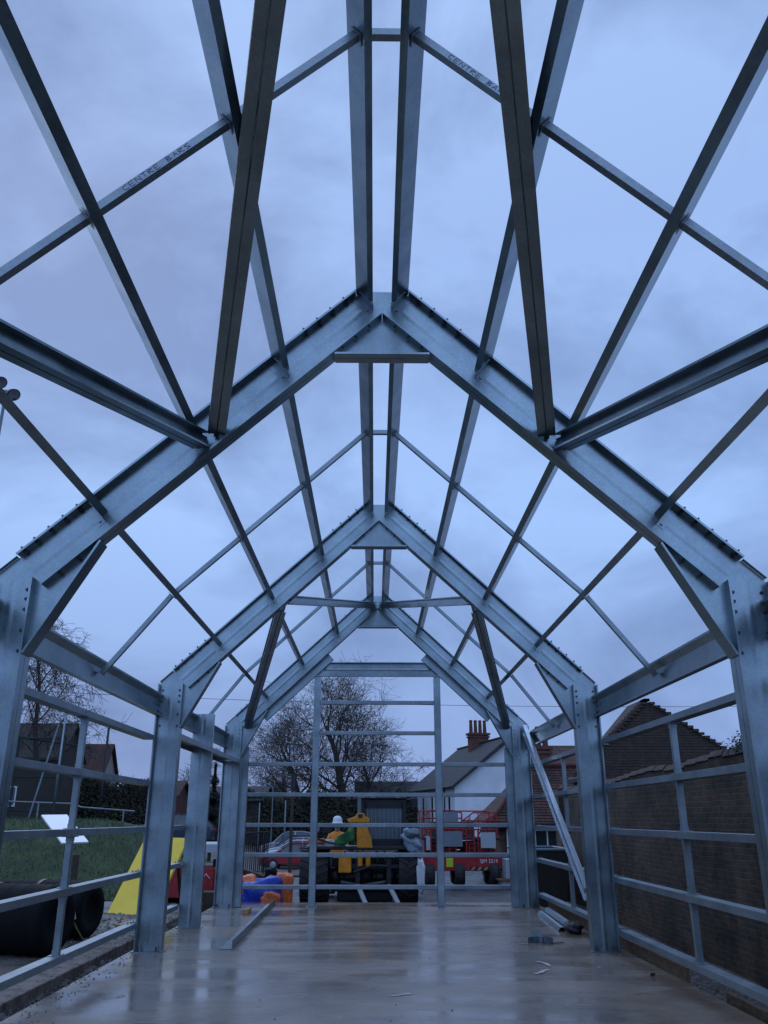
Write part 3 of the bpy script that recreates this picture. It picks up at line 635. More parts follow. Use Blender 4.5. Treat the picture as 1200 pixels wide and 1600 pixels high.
# ------------------------------------------------------------------ left side
def roll(c0, c1, r, label, seed):
    c0, c1 = V(c0), V(c1); d = (c1-c0).normalized(); Ln = (c1-c0).length; rn = random.Random(seed)
    pr = [(0, .06), (r*.5, .05), (r*.55, .0), (r*.9, 0.0), (r, .04)]; k = 30
    for i in range(1, k): pr.append((r*(1+.035*(i % 2)+rn.uniform(-.01, .01)), .04+(Ln-.08)*i/k))
    pr += [(r, Ln-.04), (r*.9, Ln), (r*.55, Ln), (r*.5, Ln-.05), (0, Ln-.06)]
    e_ = empty('pipe_coil', c0, label=label, cat='pipe coil', group='black pipe coils left of the frame')
    mb = MB().lathe(pr, (0, 0, 0), d, 36); mb.build('coil', 'plasticblk', e_, smooth=True)
    st_ = MB().lathe([(r*1.05, Ln*.45), (r*1.06, Ln*.45), (r*1.06, Ln*.49), (r*1.05, Ln*.49)], (0, 0, 0), d, 36); st_.build('strap', 'black', e_)
    return e_
roll((-6.1, 13.0, .31), (-4.33, 12.5, .31), .43, 'large black corrugated pipe coil, nearer of the two left of the frame', 1)
roll((-6.0, 14.6, .28), (-4.42, 14.25, .28), .40, 'black pipe coil with a rope by it, farther of the two left of the frame', 2)
single(MB().path([(-4.28, 12.9, .30), (-4.2, 12.95, .15), (-4.15, 13.1, .0), (-4.0, 13.3, -.06), (-3.93, 13.2, -.09), (-3.9, 13.6, -.09)], .012), 'rope', 'rope', 'thin frayed rope trailing from between the two black pipe coils', 'rope', (-4.2, 13.3, 0))
single(MB().path([(-4.33, 12.95, .50), (-4.26, 12.9, .38), (-4.24, 12.92, .28)], .022), 'pale_tape', 'white', 'white tape end hanging between the two black pipe coils', 'tape', (-4.3, 13.1, .3))
# yellow board
BL = V((-5.5, 18.78, -.22)); wv = V((1.06, -.60, 0)); lv = V((.44, .775, 1.44)); nn = wv.cross(lv).normalized()*.05
mb = MB().add([BL, BL+wv, BL+wv+lv, BL+lv, BL-nn, BL+wv-nn, BL+wv+lv-nn, BL+lv-nn], [(0,1,2,3),(7,6,5,4),(0,4,5,1),(1,5,6,2),(2,6,7,3),(3,7,4,0)])
single(mb, 'yellow_board', 'yellowboard', 'big flat yellow board leaning beside the left columns', 'board', BL, bevel=.006)
# prop behind it
e_ = empty('board_stand', (-4.15, 19.75, H(-4.15, 19.75)), label='dark timber trestle that props the yellow board from behind', cat='trestle')
for (a, b) in (((-.1, .35, 0), (-.25, .05, 1.25)), ((.55, -.25, 0), (.2, -.4, 1.2))): MB().beam(a, b, .07, .07, up=(0, 1, 0)).build('leg', 'brown', e_)
MB().beam((-.3, .1, 1.15), (.3, -.45, 1.15), .06, .08).build('crossbar', 'brown', e_)
# info sign
e_ = empty('information_sign', (-6.6, 19.6, H(-6.6, 19.6)), label='tilted white information panel on a brown post by the grass', cat='sign')
zb = e_.location.z
mb = MB(); a, b, c, d_ = V((-.96, .4, 1.70)), V((-.56, .9, 1.71)), V((.33, -.1, 1.15)), V((-.07, -.6, 1.14))
nn = (b-a).cross(d_-a).normalized()*-.03
if nn.z > 0: nn = -nn
off = V((0, 0, -zb-.02)); a, b, c, d_ = a+off, b+off, c+off, d_+off
mb.add([a, b, c, d_, a+nn, b+nn, c+nn, d_+nn], [(0,1,2,3),(7,6,5,4),(0,4,5,1),(1,5,6,2),(2,6,7,3),(3,7,4,0)]); mb.build('panel', 'signwhite', e_)
MB().box(.06, .17, -.2, -.09, 0, 1.3-.12).build('post', 'brown', e_)
# handrail on top of the bank
hr = empty('pipe_handrail', (-14, 33, H(-14, 33)), label='pale tube handrail along the top of the grass bank', cat='handrail')
hz = hr.location.z
pts = [V((-19.5, 33, 2.33)), V((-14.3, 33, 2.22)), V((-11.3, 33, 2.12)), V((-11.0, 33, 2.0)), V((-9.0, 33, 1.86))]
loc0 = V(hr.location)
MB().path([p-loc0 for p in pts], .03).build('rail', 'galvdull', hr)
for x, z in ((-18, 2.3), (-16.2, 2.26), (-14.3, 2.22), (-12.6, 2.17), (-11.2, 2.1), (-9.4, 1.9)):
    g_ = H(x, 33); MB().tube((x+14, 0, g_-hz), (x+14, 0, z-hz), .03).build('post', 'galvdull', hr)
# ball court fence
bc = empty('court_fence', (-14.5, 36, H(-14.5, 36)), label='tall dark mesh fence of the ball court in front of the dark building', cat='fence')
bz = bc.location.z
for x in (-18.8, -16.9, -14.9, -13.0):
    MB().box(x+14.5-.04, x+14.5+.04, -.04, .04, 0, 4.75-bz if x < -13.5 else 4.9-bz).build('post', 'meshgreen', bc)
for z in (4.75, 3.2, 1.9): MB().tube((-4.5, 0, z-bz), (1.5, 0, z-bz), .03, n=6).build('rail', 'meshgreen', bc)
MB().tube((-4.5, 0.0, 5.4-bz), (1.6, 3, 4.6-bz), .05, n=6).build('top_bar', 'meshgreen', bc)
mm_ = MB()
for i in range(100): mm_.box(-4.4+i*.06, -4.394+i*.06, .02, .03, 0, 4.7-bz)
for i in range(20): mm_.box(-4.4, 1.5, .031, .037, .1+i*.16, .106+i*.16)
mm_.build('mesh_panel', 'meshgreen', bc)
# poles
def pole(x, y, z1, r, name, label, cat, mt='polegrey', z0=None):
    z0 = H(x, y) if z0 is None else z0
    o = MB().tube((0, 0, 0), (0, 0, z1-z0), r, r*.8, 8).build(name, mt, smooth=True); o.location = (x, y, z0); return tag(o, label, cat)
pole(-11.3, 31, 5.2, .045, 'fence_post', 'tall thin pale post on the bank left of the struts', 'post', 'galvdull')
pole(-12.7, 37, 5.1, .11, 'dark_post', 'tall thick black post right of the court fence', 'post', 'black')
pole(-13.1, 42, 5.9, .07, 'lighting_pole', 'slim black pole beside the red roofed house', 'pole', 'black')
o = MB().tube((0, 0, 0), (.62, 0, 3.2), .035, n=8).build('leaning_pole', 'galvdull'); o.location = (-12.12, 31, 1.6)
tag(o, 'pale pole leaning diagonally in front of the court fence', 'pole')
# floodlight mast
fm = empty('floodlight_mast', (-17.55, 35, H(-17.55, 35)), label='tall slim mast with dark floodlights at its head on the far left', cat='floodlight')
fz = fm.location.z
MB().tube((0, 0, 0), (0, 0, 20.6-fz), .14, .07, 10).build('pole', 'polegrey', fm, smooth=True)
MB().tube((-.6, 0, 20.95-fz), (.5, 0, 20.1-fz), .04, n=6).build('crossarm', 'black', fm)
for (x, z) in ((-.32, 21.0), (.40, 20.35)):
    l_ = MB().lathe([(0, -.34), (.16, -.30), (.25, -.05), (.31, .10), (.28, .11), (0, .06)], (x, -.1, z-fz), (.55, -.4, -.6), 14).build('lamp_housing', 'black', fm, smooth=True)
    MB().lathe([(0, .065), (.27, .112)], (x, -.1, z-fz), (.55, -.4, -.6), 14).build('lens', 'lampglass', l_)

# ------------------------------------------------------------------ buildings
def house(name, x0, x1, y0, y1, zb, ze, zr, wall, roof, label, ridge='x', rz=0.0, over=.25, loc=None):
    cx, cy = (loc if loc else ((x0+x1)/2, (y0+y1)/2)); e_ = empty(name, (cx, cy, zb), rz, label=label, cat='building')
    X0, X1, Y0, Y1 = (x0-cx, x1-cx, y0-cy, y1-cy) if not loc else (x0, x1, y0, y1)
    he, hr_ = ze-zb, zr-zb; wl = MB()
    if ridge == 'x':
        ym = (Y0+Y1)/2; wl.prof([(Y0, 0), (Y1, 0), (Y1, he), (ym, hr_-.05), (Y0, he)], (X0, 0, 0), (X1, 0, 0), (0, 1, 0), (0, 0, 1))
        wo = wl.build('wall', wall, e_)
        sl_ = (hr_-he)/(ym-Y0); r_ = MB()
        r_.prof([(Y0-over, he-over*sl_), (ym, hr_), (Y1+over, he-over*sl_), (Y1+over, he-over*sl_+.12), (ym, hr_+.14), (Y0-over, he-over*sl_+.12)], (X0-over, 0, 0), (X1+over, 0, 0), (0, 1, 0), (0, 0, 1))
    else:
        xm = (X0+X1)/2; wl.plate([(X0, 0), (X1, 0), (X1, he), (xm, hr_-.05), (X0, he)], Y0, Y1); wo = wl.build('wall', wall, e_)
        sl_ = (hr_-he)/(xm-X0); r_ = MB()
        r_.plate([(X0-over, he-over*sl_), (xm, hr_), (X1+over, he-over*sl_), (X1+over, he-over*sl_+.12), (xm, hr_+.14), (X0-over, he-over*sl_+.12)], Y0-over, Y1+over)
    ro = r_.build('roof', roof, e_)
    return e_, wo, ro
def window(parent, x, y, z, w_, h_, face='y', frame='white'):
    if face == 'y':
        f = MB(); t = .07
        f.box(x-w_/2, x+w_/2, y-.06, y-.005, z, z+t); f.box(x-w_/2, x+w_/2, y-.06, y-.005, z+h_-t, z+h_)
        f.box(x-w_/2, x-w_/2+t, y-.06, y-.005, z+t, z+h_-t); f.box(x+w_/2-t, x+w_/2, y-.06, y-.005, z+t, z+h_-t); f.box(x-.02, x+.02, y-.06, y-.005, z+t, z+h_-t)
        fo = f.build('window', frame, parent); MB().box(x-w_/2+t, x+w_/2-t, y-.04, y-.002, z+t, z+h_-t).build('pane', 'glass', fo)
    else:
        f = MB(); t = .07
        f.box(x-.06, x-.005, y-w_/2, y+w_/2, z, z+t); f.box(x-.06, x-.005, y-w_/2, y+w_/2, z+h_-t, z+h_)
        f.box(x-.06, x-.005, y-w_/2, y-w_/2+t, z+t, z+h_-t); f.box(x-.06, x-.005, y+w_/2-t, y+w_/2, z+t, z+h_-t)
        fo = f.build('window', frame, parent); MB().box(x-.03, x-.002, y-w_/2+t, y+w_/2-t, z+t, z+h_-t).build('pane', 'glass', fo)
def chimney(parent, x, y, z0, z1, wx, wy, npots, name='chimney'):
    c = MB(); c.box(x-wx/2, x+wx/2, y-wy/2, y+wy/2, z0, z1)
    c.box(x-wx/2-.08, x+wx/2+.08, y-wy/2-.08, y+wy/2+.08, z1-.32, z1-.2); c.box(x-wx/2-.12, x+wx/2+.12, y-wy/2-.12, y+wy/2+.12, z1-.12, z1+.03)
    co = c.build(name, 'redbrick', parent)
    for i in range(npots):
        px_ = x-wx/2+wx*(i+.5)/npots
        MB().lathe([(.0, 1.0), (.11, 1.0), (.14, .93), (.12, .85), (.15, 0), (0, 0)], (px_, y, z1+.031), n=12).build('chimney_pot', 'terracotta', co, smooth=False)
# white house: rotated about its near left corner (5.5, 60)
HW = 8.2; zb = H(6, 60)
hs, hw_, hrf = house('white_house', 0, HW, 0, 12.2, zb, 3.85, 7.0, 'render', 'slate', 'white rendered house with slate roof and red brick chimneys behind the red lift', ridge='y', rz=math.radians(11.3), loc=(5.45, 60), over=.35)
chimney(hrf, HW/2-.1, 6.6, 6.3-zb, 7.9-zb, 1.5, .7, 4)
for y in (1.2, 3.4, 5.8, 8.4, 10.8): window(hs, 0, y, 1.0-zb+.2, .75, 2.0, 'x')
window(hs, 5.1, 0, 1.55-zb, 1.3, 1.3, 'y')
MB().box(4.2, 6.6, -.45, 0, 3.0-zb, 3.1-zb).build('canopy', 'black', hs)
MB().prof([(0, 0), (.06, 0), (.06, -.22), (0, -.22)], (-.35, -.38, 3.85-zb-.15), (HW/2, -.38, 7.0-zb+.05), (0, -1, 0), (0, 0, 1)).build('bargeboard', 'black', hrf)
MB().path([(-.1, 4.5, 3.7-zb), (-.1, 4.5, 0)], .05).build('drainpipe', 'black', hs)
MB().path([(-.1, 2.3, 3.7-zb), (-.1, 2.3, 0)], .05).build('drainpipe', 'black', hs)
MB().tube((-.42, -.3, 3.85-zb-.2), (-.42, 12.3, 3.85-zb-.2), .07, n=8).build('gutter', 'black', hrf)
MB().box(HW/2-.12, HW/2+.12, -.4, 12.5, 7.13-zb, 7.22-zb).build('ridge_tiles', 'brown', hrf)
# lower grey house left of it
h2, _, _ = house('grey_roofed_house', -1.6, 4.2, 76, 84, H(2, 80), 2.9, 4.7, 'cream', 'slate', 'low house with grey roof behind the tree, left of the white house', ridge='x')
window(h2, -1.0, -4.0, 2.0, 1.1, 1.0); window(h2, 1.4, -4.0, 2.0, 1.1, 1.0)
# red tiled outbuilding with hipped end
def tile_rows(poly_at, z0, z1, dz, y_at, thick=.04):
    mb = MB(); z = z0; i = 0
    while z < z1-1e-6:
        a, b = poly_at(z); zz = min(z1, z+dz)
        if b > a:
            y = y_at(z); y2 = y_at(zz); j = .02*math.sin(i*2.1)
            mb.add([(a+j, y-thick, z), (b+j, y-thick, z), (b+j, y2, zz), (a+j, y2, zz), (a+j, y+.06, z-.012), (b+j, y+.06, z-.012)], [(0, 1, 2, 3), (0, 4, 5, 1), (0, 3, 4), (1, 5, 2)])
        z += dz; i += 1
    return mb
rt = empty('tiled_outbuilding', (6, 31, H(6, 31)), label='low outbuilding with a hipped red clay tile roof behind the brick wall', cat='building'); rz_ = rt.location.z
o = tile_rows(lambda z: (3.75+(z-1.45)*.95, 8.6), 1.45, 3.42, .09, lambda z: 29.3+(z-1.45)*1.15).build('roof', 'redtile', rt); o.location = -V(rt.location)
hp = MB().add([(3.75, 29.3, 1.45), (5.62, 31.56, 3.42), (5.62, 32.2, 3.42), (3.75, 35, 1.45)], [(0, 3, 2, 1)]).build('hip_slope', 'redtile', rt); hp.location = -V(rt.location)
o = MB().add([(5.62, 31.58, 3.42), (8.6, 31.58, 3.42), (8.6, 35, 1.45), (3.75, 35, 1.45), (5.62, 32.2, 3.42)], [(0, 1, 2, 3, 4)]).build('rear_slope', 'redtile', rt); o.location = -V(rt.location)
o = MB().box(4.1, 8.5, 29.6, 34.7, rz_, 1.5).build('wall', 'brickend', rt); o.location = -V(rt.location)
o = MB().beam((3.7, 29.25, 1.42), (8.6, 29.25, 1.42), .1, .1).build('gutter', 'black', rt); o.location = -V(rt.location)
o = MB().tube((5.55, 31.5, 3.46), (8.6, 31.5, 3.46), .09, n=8).build('ridge_tiles', 'terracotta', rt); o.location = -V(rt.location)
o = MB().tube((3.72, 29.25, 1.47), (5.6, 31.5, 3.45), .07, n=8).build('hip_tiles', 'terracotta', rt); o.location = -V(rt.location)
for (x, w_) in ((4.6, .5), (5.7, .9)): window(rt, x-6, -1.42, .5-rz_, w_, .8)
# rear red chimney house
rh, _, rr = house('brick_house', 7.8, 14.5, 43, 50, H(10, 45), 3.6, 5.2, 'redbrick', 'redtile', 'brick house behind the tiled outbuilding with a tall red chimney', ridge='x')
chimney(rr, -2.72, -3.0, 2.5, 6.1, .7, .7, 2)
# brown tile gable on the right
gbld = empty('tile_hung_building', (7.4, 26, H(7, 26)), label='large building with dark brown tiled gable rising over the brick wall', cat='building'); gz = gbld.location.z
def ends(z):
    return (max(5.3, 7.05-(4.47-z)/.93-.02), 7.05+(4.47-z)/.64+.02)
gt = MB(); z = 1.6; i = 0
while z < 4.46:
    a, b = ends(z); zz = z+.07; j = .02*math.sin(i*1.7)+.012*math.cos(i*5)
    gt.box(a+j-.03, b+j+.03, 22.0-.012, 22.3, z, zz-.008); i += 1; z = zz
o = gt.build('tile_hanging', 'browntile', gbld); o.location = -V(gbld.location)
a, b = ends(1.6)
o = MB().plate([(a, gz), (b, gz), (b, 1.6), (7.05, 4.40), (a, 2.55)], 22.05, 23.4).build('wall', 'brickend', gbld); o.location = -V(gbld.location)
o = MB().plate([(a-.1, 2.50), (7.05, 4.49), (b+.1, 1.55), (b+.1, 1.65), (7.05, 4.58), (a-.1, 2.60)], 22.3, 23.7).build('roof', 'browntile', gbld); o.location = -V(gbld.location)
vg = MB()
for s2, k in ((-1, 1/.93), (1, 1/.64)):
    for i in range(30):
        z = 4.52-i*.085
        if z < (2.6 if s2 < 0 else 2): break
        x = 7.05+s2*(4.52-z)*k; vg.box(x-.07, x+.07, 21.93, 22.33, z-.03, z+.035)
o = vg.build('verge_tiles', 'browntile', gbld); o.location = -V(gbld.location)
# brick garden wall
bw = empty('brick_wall', (4.8, 14, H(4.8, 14)), label='long weathered brick garden wall along the right side of the frame', cat='wall')
wm = MB(); ysw = [2+i*.5 for i in range(43)]
tops = [2.30+.10*sm(20, 12, y)+.03*math.sin(y*1.7)+.015*math.sin(y*5.3) for y in ysw]
for i in range(len(ysw)-1):
    y0_, y1_ = ysw[i], ysw[i+1]; t0, t1 = tops[i], tops[i+1]; o_ = len(wm.v)
    wm.v += [(4.8, y0_, -.8), (4.8, y1_, -.8), (4.8, y1_, t1), (4.8, y0_, t0), (5.15, y0_, -.8), (5.15, y1_, -.8), (5.15, y1_, t1), (5.15, y0_, t0)]
    wm.f += [tuple(k+o_ for k in f) for f in ((0, 3, 2, 1), (4, 5, 6, 7), (3, 7, 6, 2))]
    if i == len(ysw)-2: wm.f.append((o_+1, o_+2, o_+6, o_+5))
o = wm.build('brickwork', 'brickwall', bw); o.location = -V(bw.location)
cp = MB()
for i in range(len(ysw)-1):
    y0_, y1_ = ysw[i], ysw[i+1]; t = (tops[i]+tops[i+1])/2; j = random.uniform(-.012, .012)
    cp.prof([(-.2, 0), (.2, 0), (.13, .09), (-.13, .09)], (4.975, y0_+.004, t+j), (4.975, y1_-.004, t+j), (1, 0, 0), (0, 0, 1))
o = cp.build('coping', 'browntile', bw, bevel=.012); o.location = -V(bw.location)
o = MB().box(4.7, 5.2, 22.6, 23.2, -.8, 2.35).build('end_pier', 'brickend', bw); o.location = -V(bw.location)
# scrubby growth on the wall near the right edge
iv = MB(); rn = random.Random(9)
for i in range(2600):
    y = 10.9+rn.gauss(0, .55); x = 4.95+rn.gauss(0, .12); z = 2.42+abs(rn.gauss(0, .10))
    s_ = rn.uniform(.012, .035); a = rn.uniform(0, 6.28); u = V((math.cos(a), math.sin(a), rn.uniform(-1, 1))).normalized()*s_; v = u.orthogonal().normalized()*s_
    c_ = V((x, y, z)); iv.add([c_-u, c_+v*.6, c_+u, c_-v*.6], [(0, 1, 2, 3)])
tag(iv.build('ivy_clump', 'ivy'), 'dark ivy clump growing over the wall top on the right', 'ivy')
# dark building, red roofed house on the left
db, _, _ = house('dark_building', -30, -18.3, 50, 54, H(-20, 50)-.2, 5.0, 6.9, 'darkwall', 'darkwall', 'dark gabled building behind the court fence on the far left', ridge='x')
window(db, -1.5, -2.0, 2.6, 1.2, 1.0); window(db, 3.3, -2.0, 2.2, .9, 1.1)
rh2, _, rr2 = house('red_roofed_house', -24, -18.6, 59, 62.4, H(-20, 60)-.2, 4.4, 6.4, 'cream', 'redtile', 'cream house with a red tiled roof beyond the grass bank', ridge='x')
window(rh2, 1.9, -1.7, 2.3, 1.0, 1.2); window(rh2, -.4, -1.7, 2.3, 1.0, 1.2)
MB().prof([(0, 0), (.08, 0), (.08, .22), (0, .22)], (-1.2, -1.95, 2.9), (2.95, -1.95, 2.9), (0, -1, 0), (0, 0, 1)).build('fascia', 'white', rh2)
MB().box(-2.9, 1.4, -2.6, -1.72, 0, 1.9).build('lean_to', 'brown', rh2)
# low shed seen between columns
sh, _, _ = house('brick_shed', -17.3, -13.6, 60, 64, H(-15, 60), 3.1, 4.0, 'redbrick', 'redtile', 'small red brick shed seen between the two left columns', ridge='x')
window(sh, .6, -2.0, 1.2, .8, .8)
th_, _, _ = house('dark_hall', -13.6, -8.6, 66, 74, H(-12, 66), 2.9, 3.9, 'darkwall', 'slate', 'low dark hall left of the hedge, mostly behind the far left column', ridge='x')
# church tower
ct_ = empty('church_tower', (-22.4, 200, H(-22, 200)), label='distant square church tower with four corner pinnacles', cat='church tower'); cz = ct_.location.z
MB().box(-2.1, 2.1, -2, 2, 0, 8.9-cz).build('tower_shaft', 'stone', ct_)
pm = MB()
for i in range(5): pm.box(-2.1+i*.92, -2.1+i*.92+.52, -2.05, -1.8, 8.9-cz, 9.5-cz)
pm.build('battlements', 'stone', ct_)
for x, y in ((-1.95, -1.9), (1.95, -1.9), (-1.1, 1.9), (1.1, 1.9)):
    MB().lathe([(.28, 0), (.26, .5), (.04, 2.1), (0, 2.15)], (x, y, 8.95-cz), n=6).build('pinnacle', 'stone', ct_)
MB().box(-.5, .5, -2.06, -2.0, 7.0-cz, 8.3-cz).build('louvre', 'black', ct_)

# ------------------------------------------------------------------ trees
def tree(name, loc, height, spread, levels, label, seed, trunk_r=.3, droop=0.0, kids=(7, 6, 5, 5), twig_r=.02, group=None, up=.35, cat='tree', first=.18, stems=1):
    rn = random.Random(seed); tr = MB(); crn = MB()
    def branch(p, d, ln, r, lev):
        n = 4 if lev < 2 else 3; pts = [V(p)]; q = V(p); dd = V(d).normalized()
        for i in range(n):
            dd = (dd+V((rn.gauss(0, .16), rn.gauss(0, .16), rn.gauss(0, .10)+(up*.12 if lev < 3 else -droop*.5)))).normalized()
            q = q+dd*(ln/n); pts.append(q)
        for i in range(n):
            ra, rb_ = r*(1-.75*i/n), r*(1-.75*(i+1)/n)
            (tr if lev == 0 else crn).tube(pts[i], pts[i+1], max(ra, twig_r*.6), max(rb_, twig_r*.45), 7 if lev == 0 else (5 if lev == 1 else 3), cap=False)
        if lev >= levels: return
        k = kids[min(lev, len(kids)-1)]
        for j in range(k):
            t = (first if lev == 0 else .25)+(1-(first if lev == 0 else .25))*(j+rn.random()*.8)/k
            f = min(n-1e-6, t*n); i = int(f); pp = pts[i].lerp(pts[i+1], f-i)
            ax = (pts[i+1]-pts[i]).normalized(); az = rn.uniform(0, 6.283) if lev else j*2.4+rn.uniform(-.4, .4)
            o1 = ax.orthogonal().normalized(); o2 = ax.cross(o1)
            side = o1*math.cos(az)+o2*math.sin(az); sp_ = rn.uniform(.6, 1.1)*(1.15-.45*t if lev == 0 else 1)
            nd = (ax*math.cos(sp_)+side*math.sin(sp_)); nd.z += up*.3 if lev < 2 else -droop
            l2 = (spread*math.sqrt(max(.06, 1-((t-.30)/.78)**2)) if lev == 0 else ln*.60)*rn.uniform(.8, 1.1)
            branch(pp, nd, l2, r*(.33 if lev == 0 else .5)*(1-.45*t), lev+1)
    e_ = empty(name, loc, label=label, cat=cat, group=group)
    for s_ in range(stems):
        a = s_*2.4; branch((math.cos(a)*.5*(stems > 1), math.sin(a)*.4*(stems > 1), -.3), (math.cos(a)*.16*(stems > 1), math.sin(a)*.1*(stems > 1), 1), height*(1-.08*s_), trunk_r, 0)
    tr.build('trunk', 'bark', e_, smooth=True); crn.build('crown', 'twig', e_)
    return e_
tree('bare_tree', (-1.9, 75, H(-2, 75)), 10.4, 6.3, 4, 'large bare winter tree, the tallest behind the gable end', 11, .5, kids=(16, 8, 7, 5), twig_r=.020, group='bare trees behind the gable end', first=.12, up=.36)
tree('bare_tree', (-5.8, 78, H(-6, 78)), 9.0, 5.6, 4, 'spreading bare tree to the left of the tallest tree', 12, .40, kids=(14, 8, 6, 4), twig_r=.020, group='bare trees behind the gable end', first=.12, up=.34)
tree('bare_tree', (1.0, 80, H(1, 80)), 7.8, 4.6, 4, 'shorter bare tree to the right of the tallest tree', 17, .3, kids=(12, 7, 6, 4), twig_r=.020, group='bare trees behind the gable end', first=.12, up=.34)
tree('birch_tree', (-14.9, 38, H(-15, 38)), 9.6, 2.9, 4, 'drooping bare birch tree behind the left eave beam', 13, .17, droop=.28, kids=(16, 7, 6, 4), twig_r=.016, up=.4, first=.3)
tree('birch_tree', (-19.2, 37, H(-19, 37)), 12.2, 3.0, 4, 'tall bare birch at the left picture edge, half behind the column', 19, .17, droop=.15, kids=(14, 7, 5, 4), twig_r=.016, up=.4, first=.3)
for i, (x, y, h, s, lab) in enumerate([(-20.6, 66, 5.2, 1.9, 'small bare tree just right of the red roofed house'), (-17.6, 68, 4.6, 1.7, 'small bare tree right of the first one, before the column'), (-15.6, 70, 6.8, 2.2, 'small bare tree seen in the gap between the two left columns')]):
    tree('bare_tree', (x, y, H(x, y)), h, s, 3, lab, 30+i, .12, kids=(14, 8, 6), twig_r=.025)
def foliage(name, x0, x1, y0, y1, z0, top, n, mt, label, cat, size=.09, seed=1, core=True, kind=None):
    rn = random.Random(seed); mb = MB()
    for i in range(n):
        x = rn.uniform(x0, x1); t = top(x); y = y0+(y1-y0)*rn.random()**2; z = z0+(t-z0)*(rn.random()**.7)+rn.gauss(0, .12)
        s_ = size*rn.uniform(.5, 1.5); u = V((rn.gauss(0, 1), rn.gauss(0, 1), rn.gauss(0, 1))).normalized()*s_; v = u.orthogonal().normalized()*s_*.7
        c_ = V((x, y, z)); mb.add([c_-u, c_+v, c_+u, c_-v], [(0, 1, 2, 3)])
    e_ = empty(name, ((x0+x1)/2, (y0+y1)/2, z0), label=label, cat=cat)
    if kind: e_['kind'] = kind
    o = mb.build('foliage', mt, e_); o.location = -V(e_.location)
    if core:
        c = MB(); k = 24
        for i in range(k):
            xa = x0+(x1-x0)*i/k; xb = x0+(x1-x0)*(i+1)/k; c.box(xa, xb+.02, (y0+y1)/2, y1, z0, top((xa+xb)/2)-.35-.25*rn.random())
        o = c.build('inner_growth', mt, e_); o.location = -V(e_.location)
    return e_
foliage('hedge', -12.6, 3.2, 66, 68.5, -.5, lambda x: 3.35+.25*math.sin(x*1.1)+.15*math.sin(x*3.7), 26000, 'leafdark', 'long dark hedge across the back of the car park', 'hedge', .11, 2)
foliage('hedge', -19.5, -13.2, 55, 57, .4, lambda x: 4.0+.35*math.sin(x*.9)+.2*math.sin(x*3.1), 9000, 'leafdark', 'dark hedge right of the red roofed house above the bank', 'hedge', .09, 3)
# conifer
ce = empty('conifer', (-11.4, 62, H(-11, 62)), label='small dark conifer just left of the far left column', cat='tree'); cn = MB(); rn = random.Random(4)
for i in range(5000):
    h = rn.random(); z = .6+h*5.0; r_ = (1-h)*1.5*(.6+.4*math.sin(z*6))*rn.random()**.5; a = rn.uniform(0, 6.28)
    c_ = V((r_*math.cos(a), r_*math.sin(a), z)); u = V((math.cos(a), math.sin(a), -.3))*.12*rn.uniform(.4, 1.2); v = V((-math.sin(a), math.cos(a), 0))*.06
    cn.add([c_-u, c_+v, c_+u, c_-v], [(0, 1, 2, 3)])
cn.build('crown', 'ivy', ce); MB().tube((0, 0, 0), (0, 0, 5), .12, .03).build('trunk', 'bark', ce)

# wires, poles, lamp
wr = MB(); wp = []
for i in range(41):
    t = i/40; x = -40+t*100; z = 8.4+1.6*((x-14)/35)**2*.55; wp.append((x, 50, z-.55 if True else z))
wr.path(wp, .016, 4); tag(wr.build('overhead_wire', 'black', loc=(0, 50, 8)), 'thin overhead wire sagging across behind the whole frame', 'wire')
wr = MB().path([(-16+i*1.5, 62, 3.95-.05*math.sin(i*.6)) for i in range(9)], .014, 4); tag(wr.build('overhead_wire', 'black', loc=(-10, 62, 4)), 'short low wire by the street lamp left of the church tower', 'wire')
tp = empty('telegraph_pole', (-4.72, 50, H(-4.7, 50)), label='dark telegraph pole right of the church tower', cat='pole'); tz = tp.location.z
MB().tube((0, 0, 0), (0, 0, 3.9-tz), .10, .08).build('pole', 'brown', tp); MB().tube((0, 0, 3.2-tz), (0, 0, 4.0-tz), .13, .11, 8).build('transformer', 'black', tp); MB().box(-.22, .22, -.04, .04, 3.1-tz, 3.17-tz).build('crossarm', 'brown', tp)
sl_ = empty('street_lamp', (-7.0, 60, H(-7, 60)), label='slim street lamp with flat head left of the church tower', cat='street lamp'); lz = sl_.location.z
MB().path([(0, 0, 0), (0, 0, 3.6-lz), (-.35, 0, 3.84-lz), (-.7, 0, 3.88-lz)], .04, 8).build('pole', 'polegrey', sl_)
MB().add([(-.5, -.12, 3.84-lz), (-.5, .12, 3.84-lz), (-1.15, .12, 3.96-lz), (-1.15, -.12, 3.96-lz), (-.5, -.12, 3.92-lz), (-.5, .12, 3.92-lz), (-1.1, .12, 4.02-lz), (-1.1, -.12, 4.02-lz)], [(0,1,2,3),(7,6,5,4),(0,4,5,1),(1,5,6,2),(2,6,7,3),(3,7,4,0)]).build('lamp_head', 'polegrey', sl_)
for i, (x, y, z1, lab) in enumerate([(-7.6, 58, 2.6, 'slim grey post in front of the hedge, leftmost of three'), (-5.9, 58, 2.75, 'slim grey post in front of the hedge, middle of three'), (2.0, 64, 3.0, 'slim grey post in front of the hedge, rightmost of three')]):
    tag(pole(x, y, z1, .05, 'grey_post', lab, 'post'), group='grey posts before the hedge')

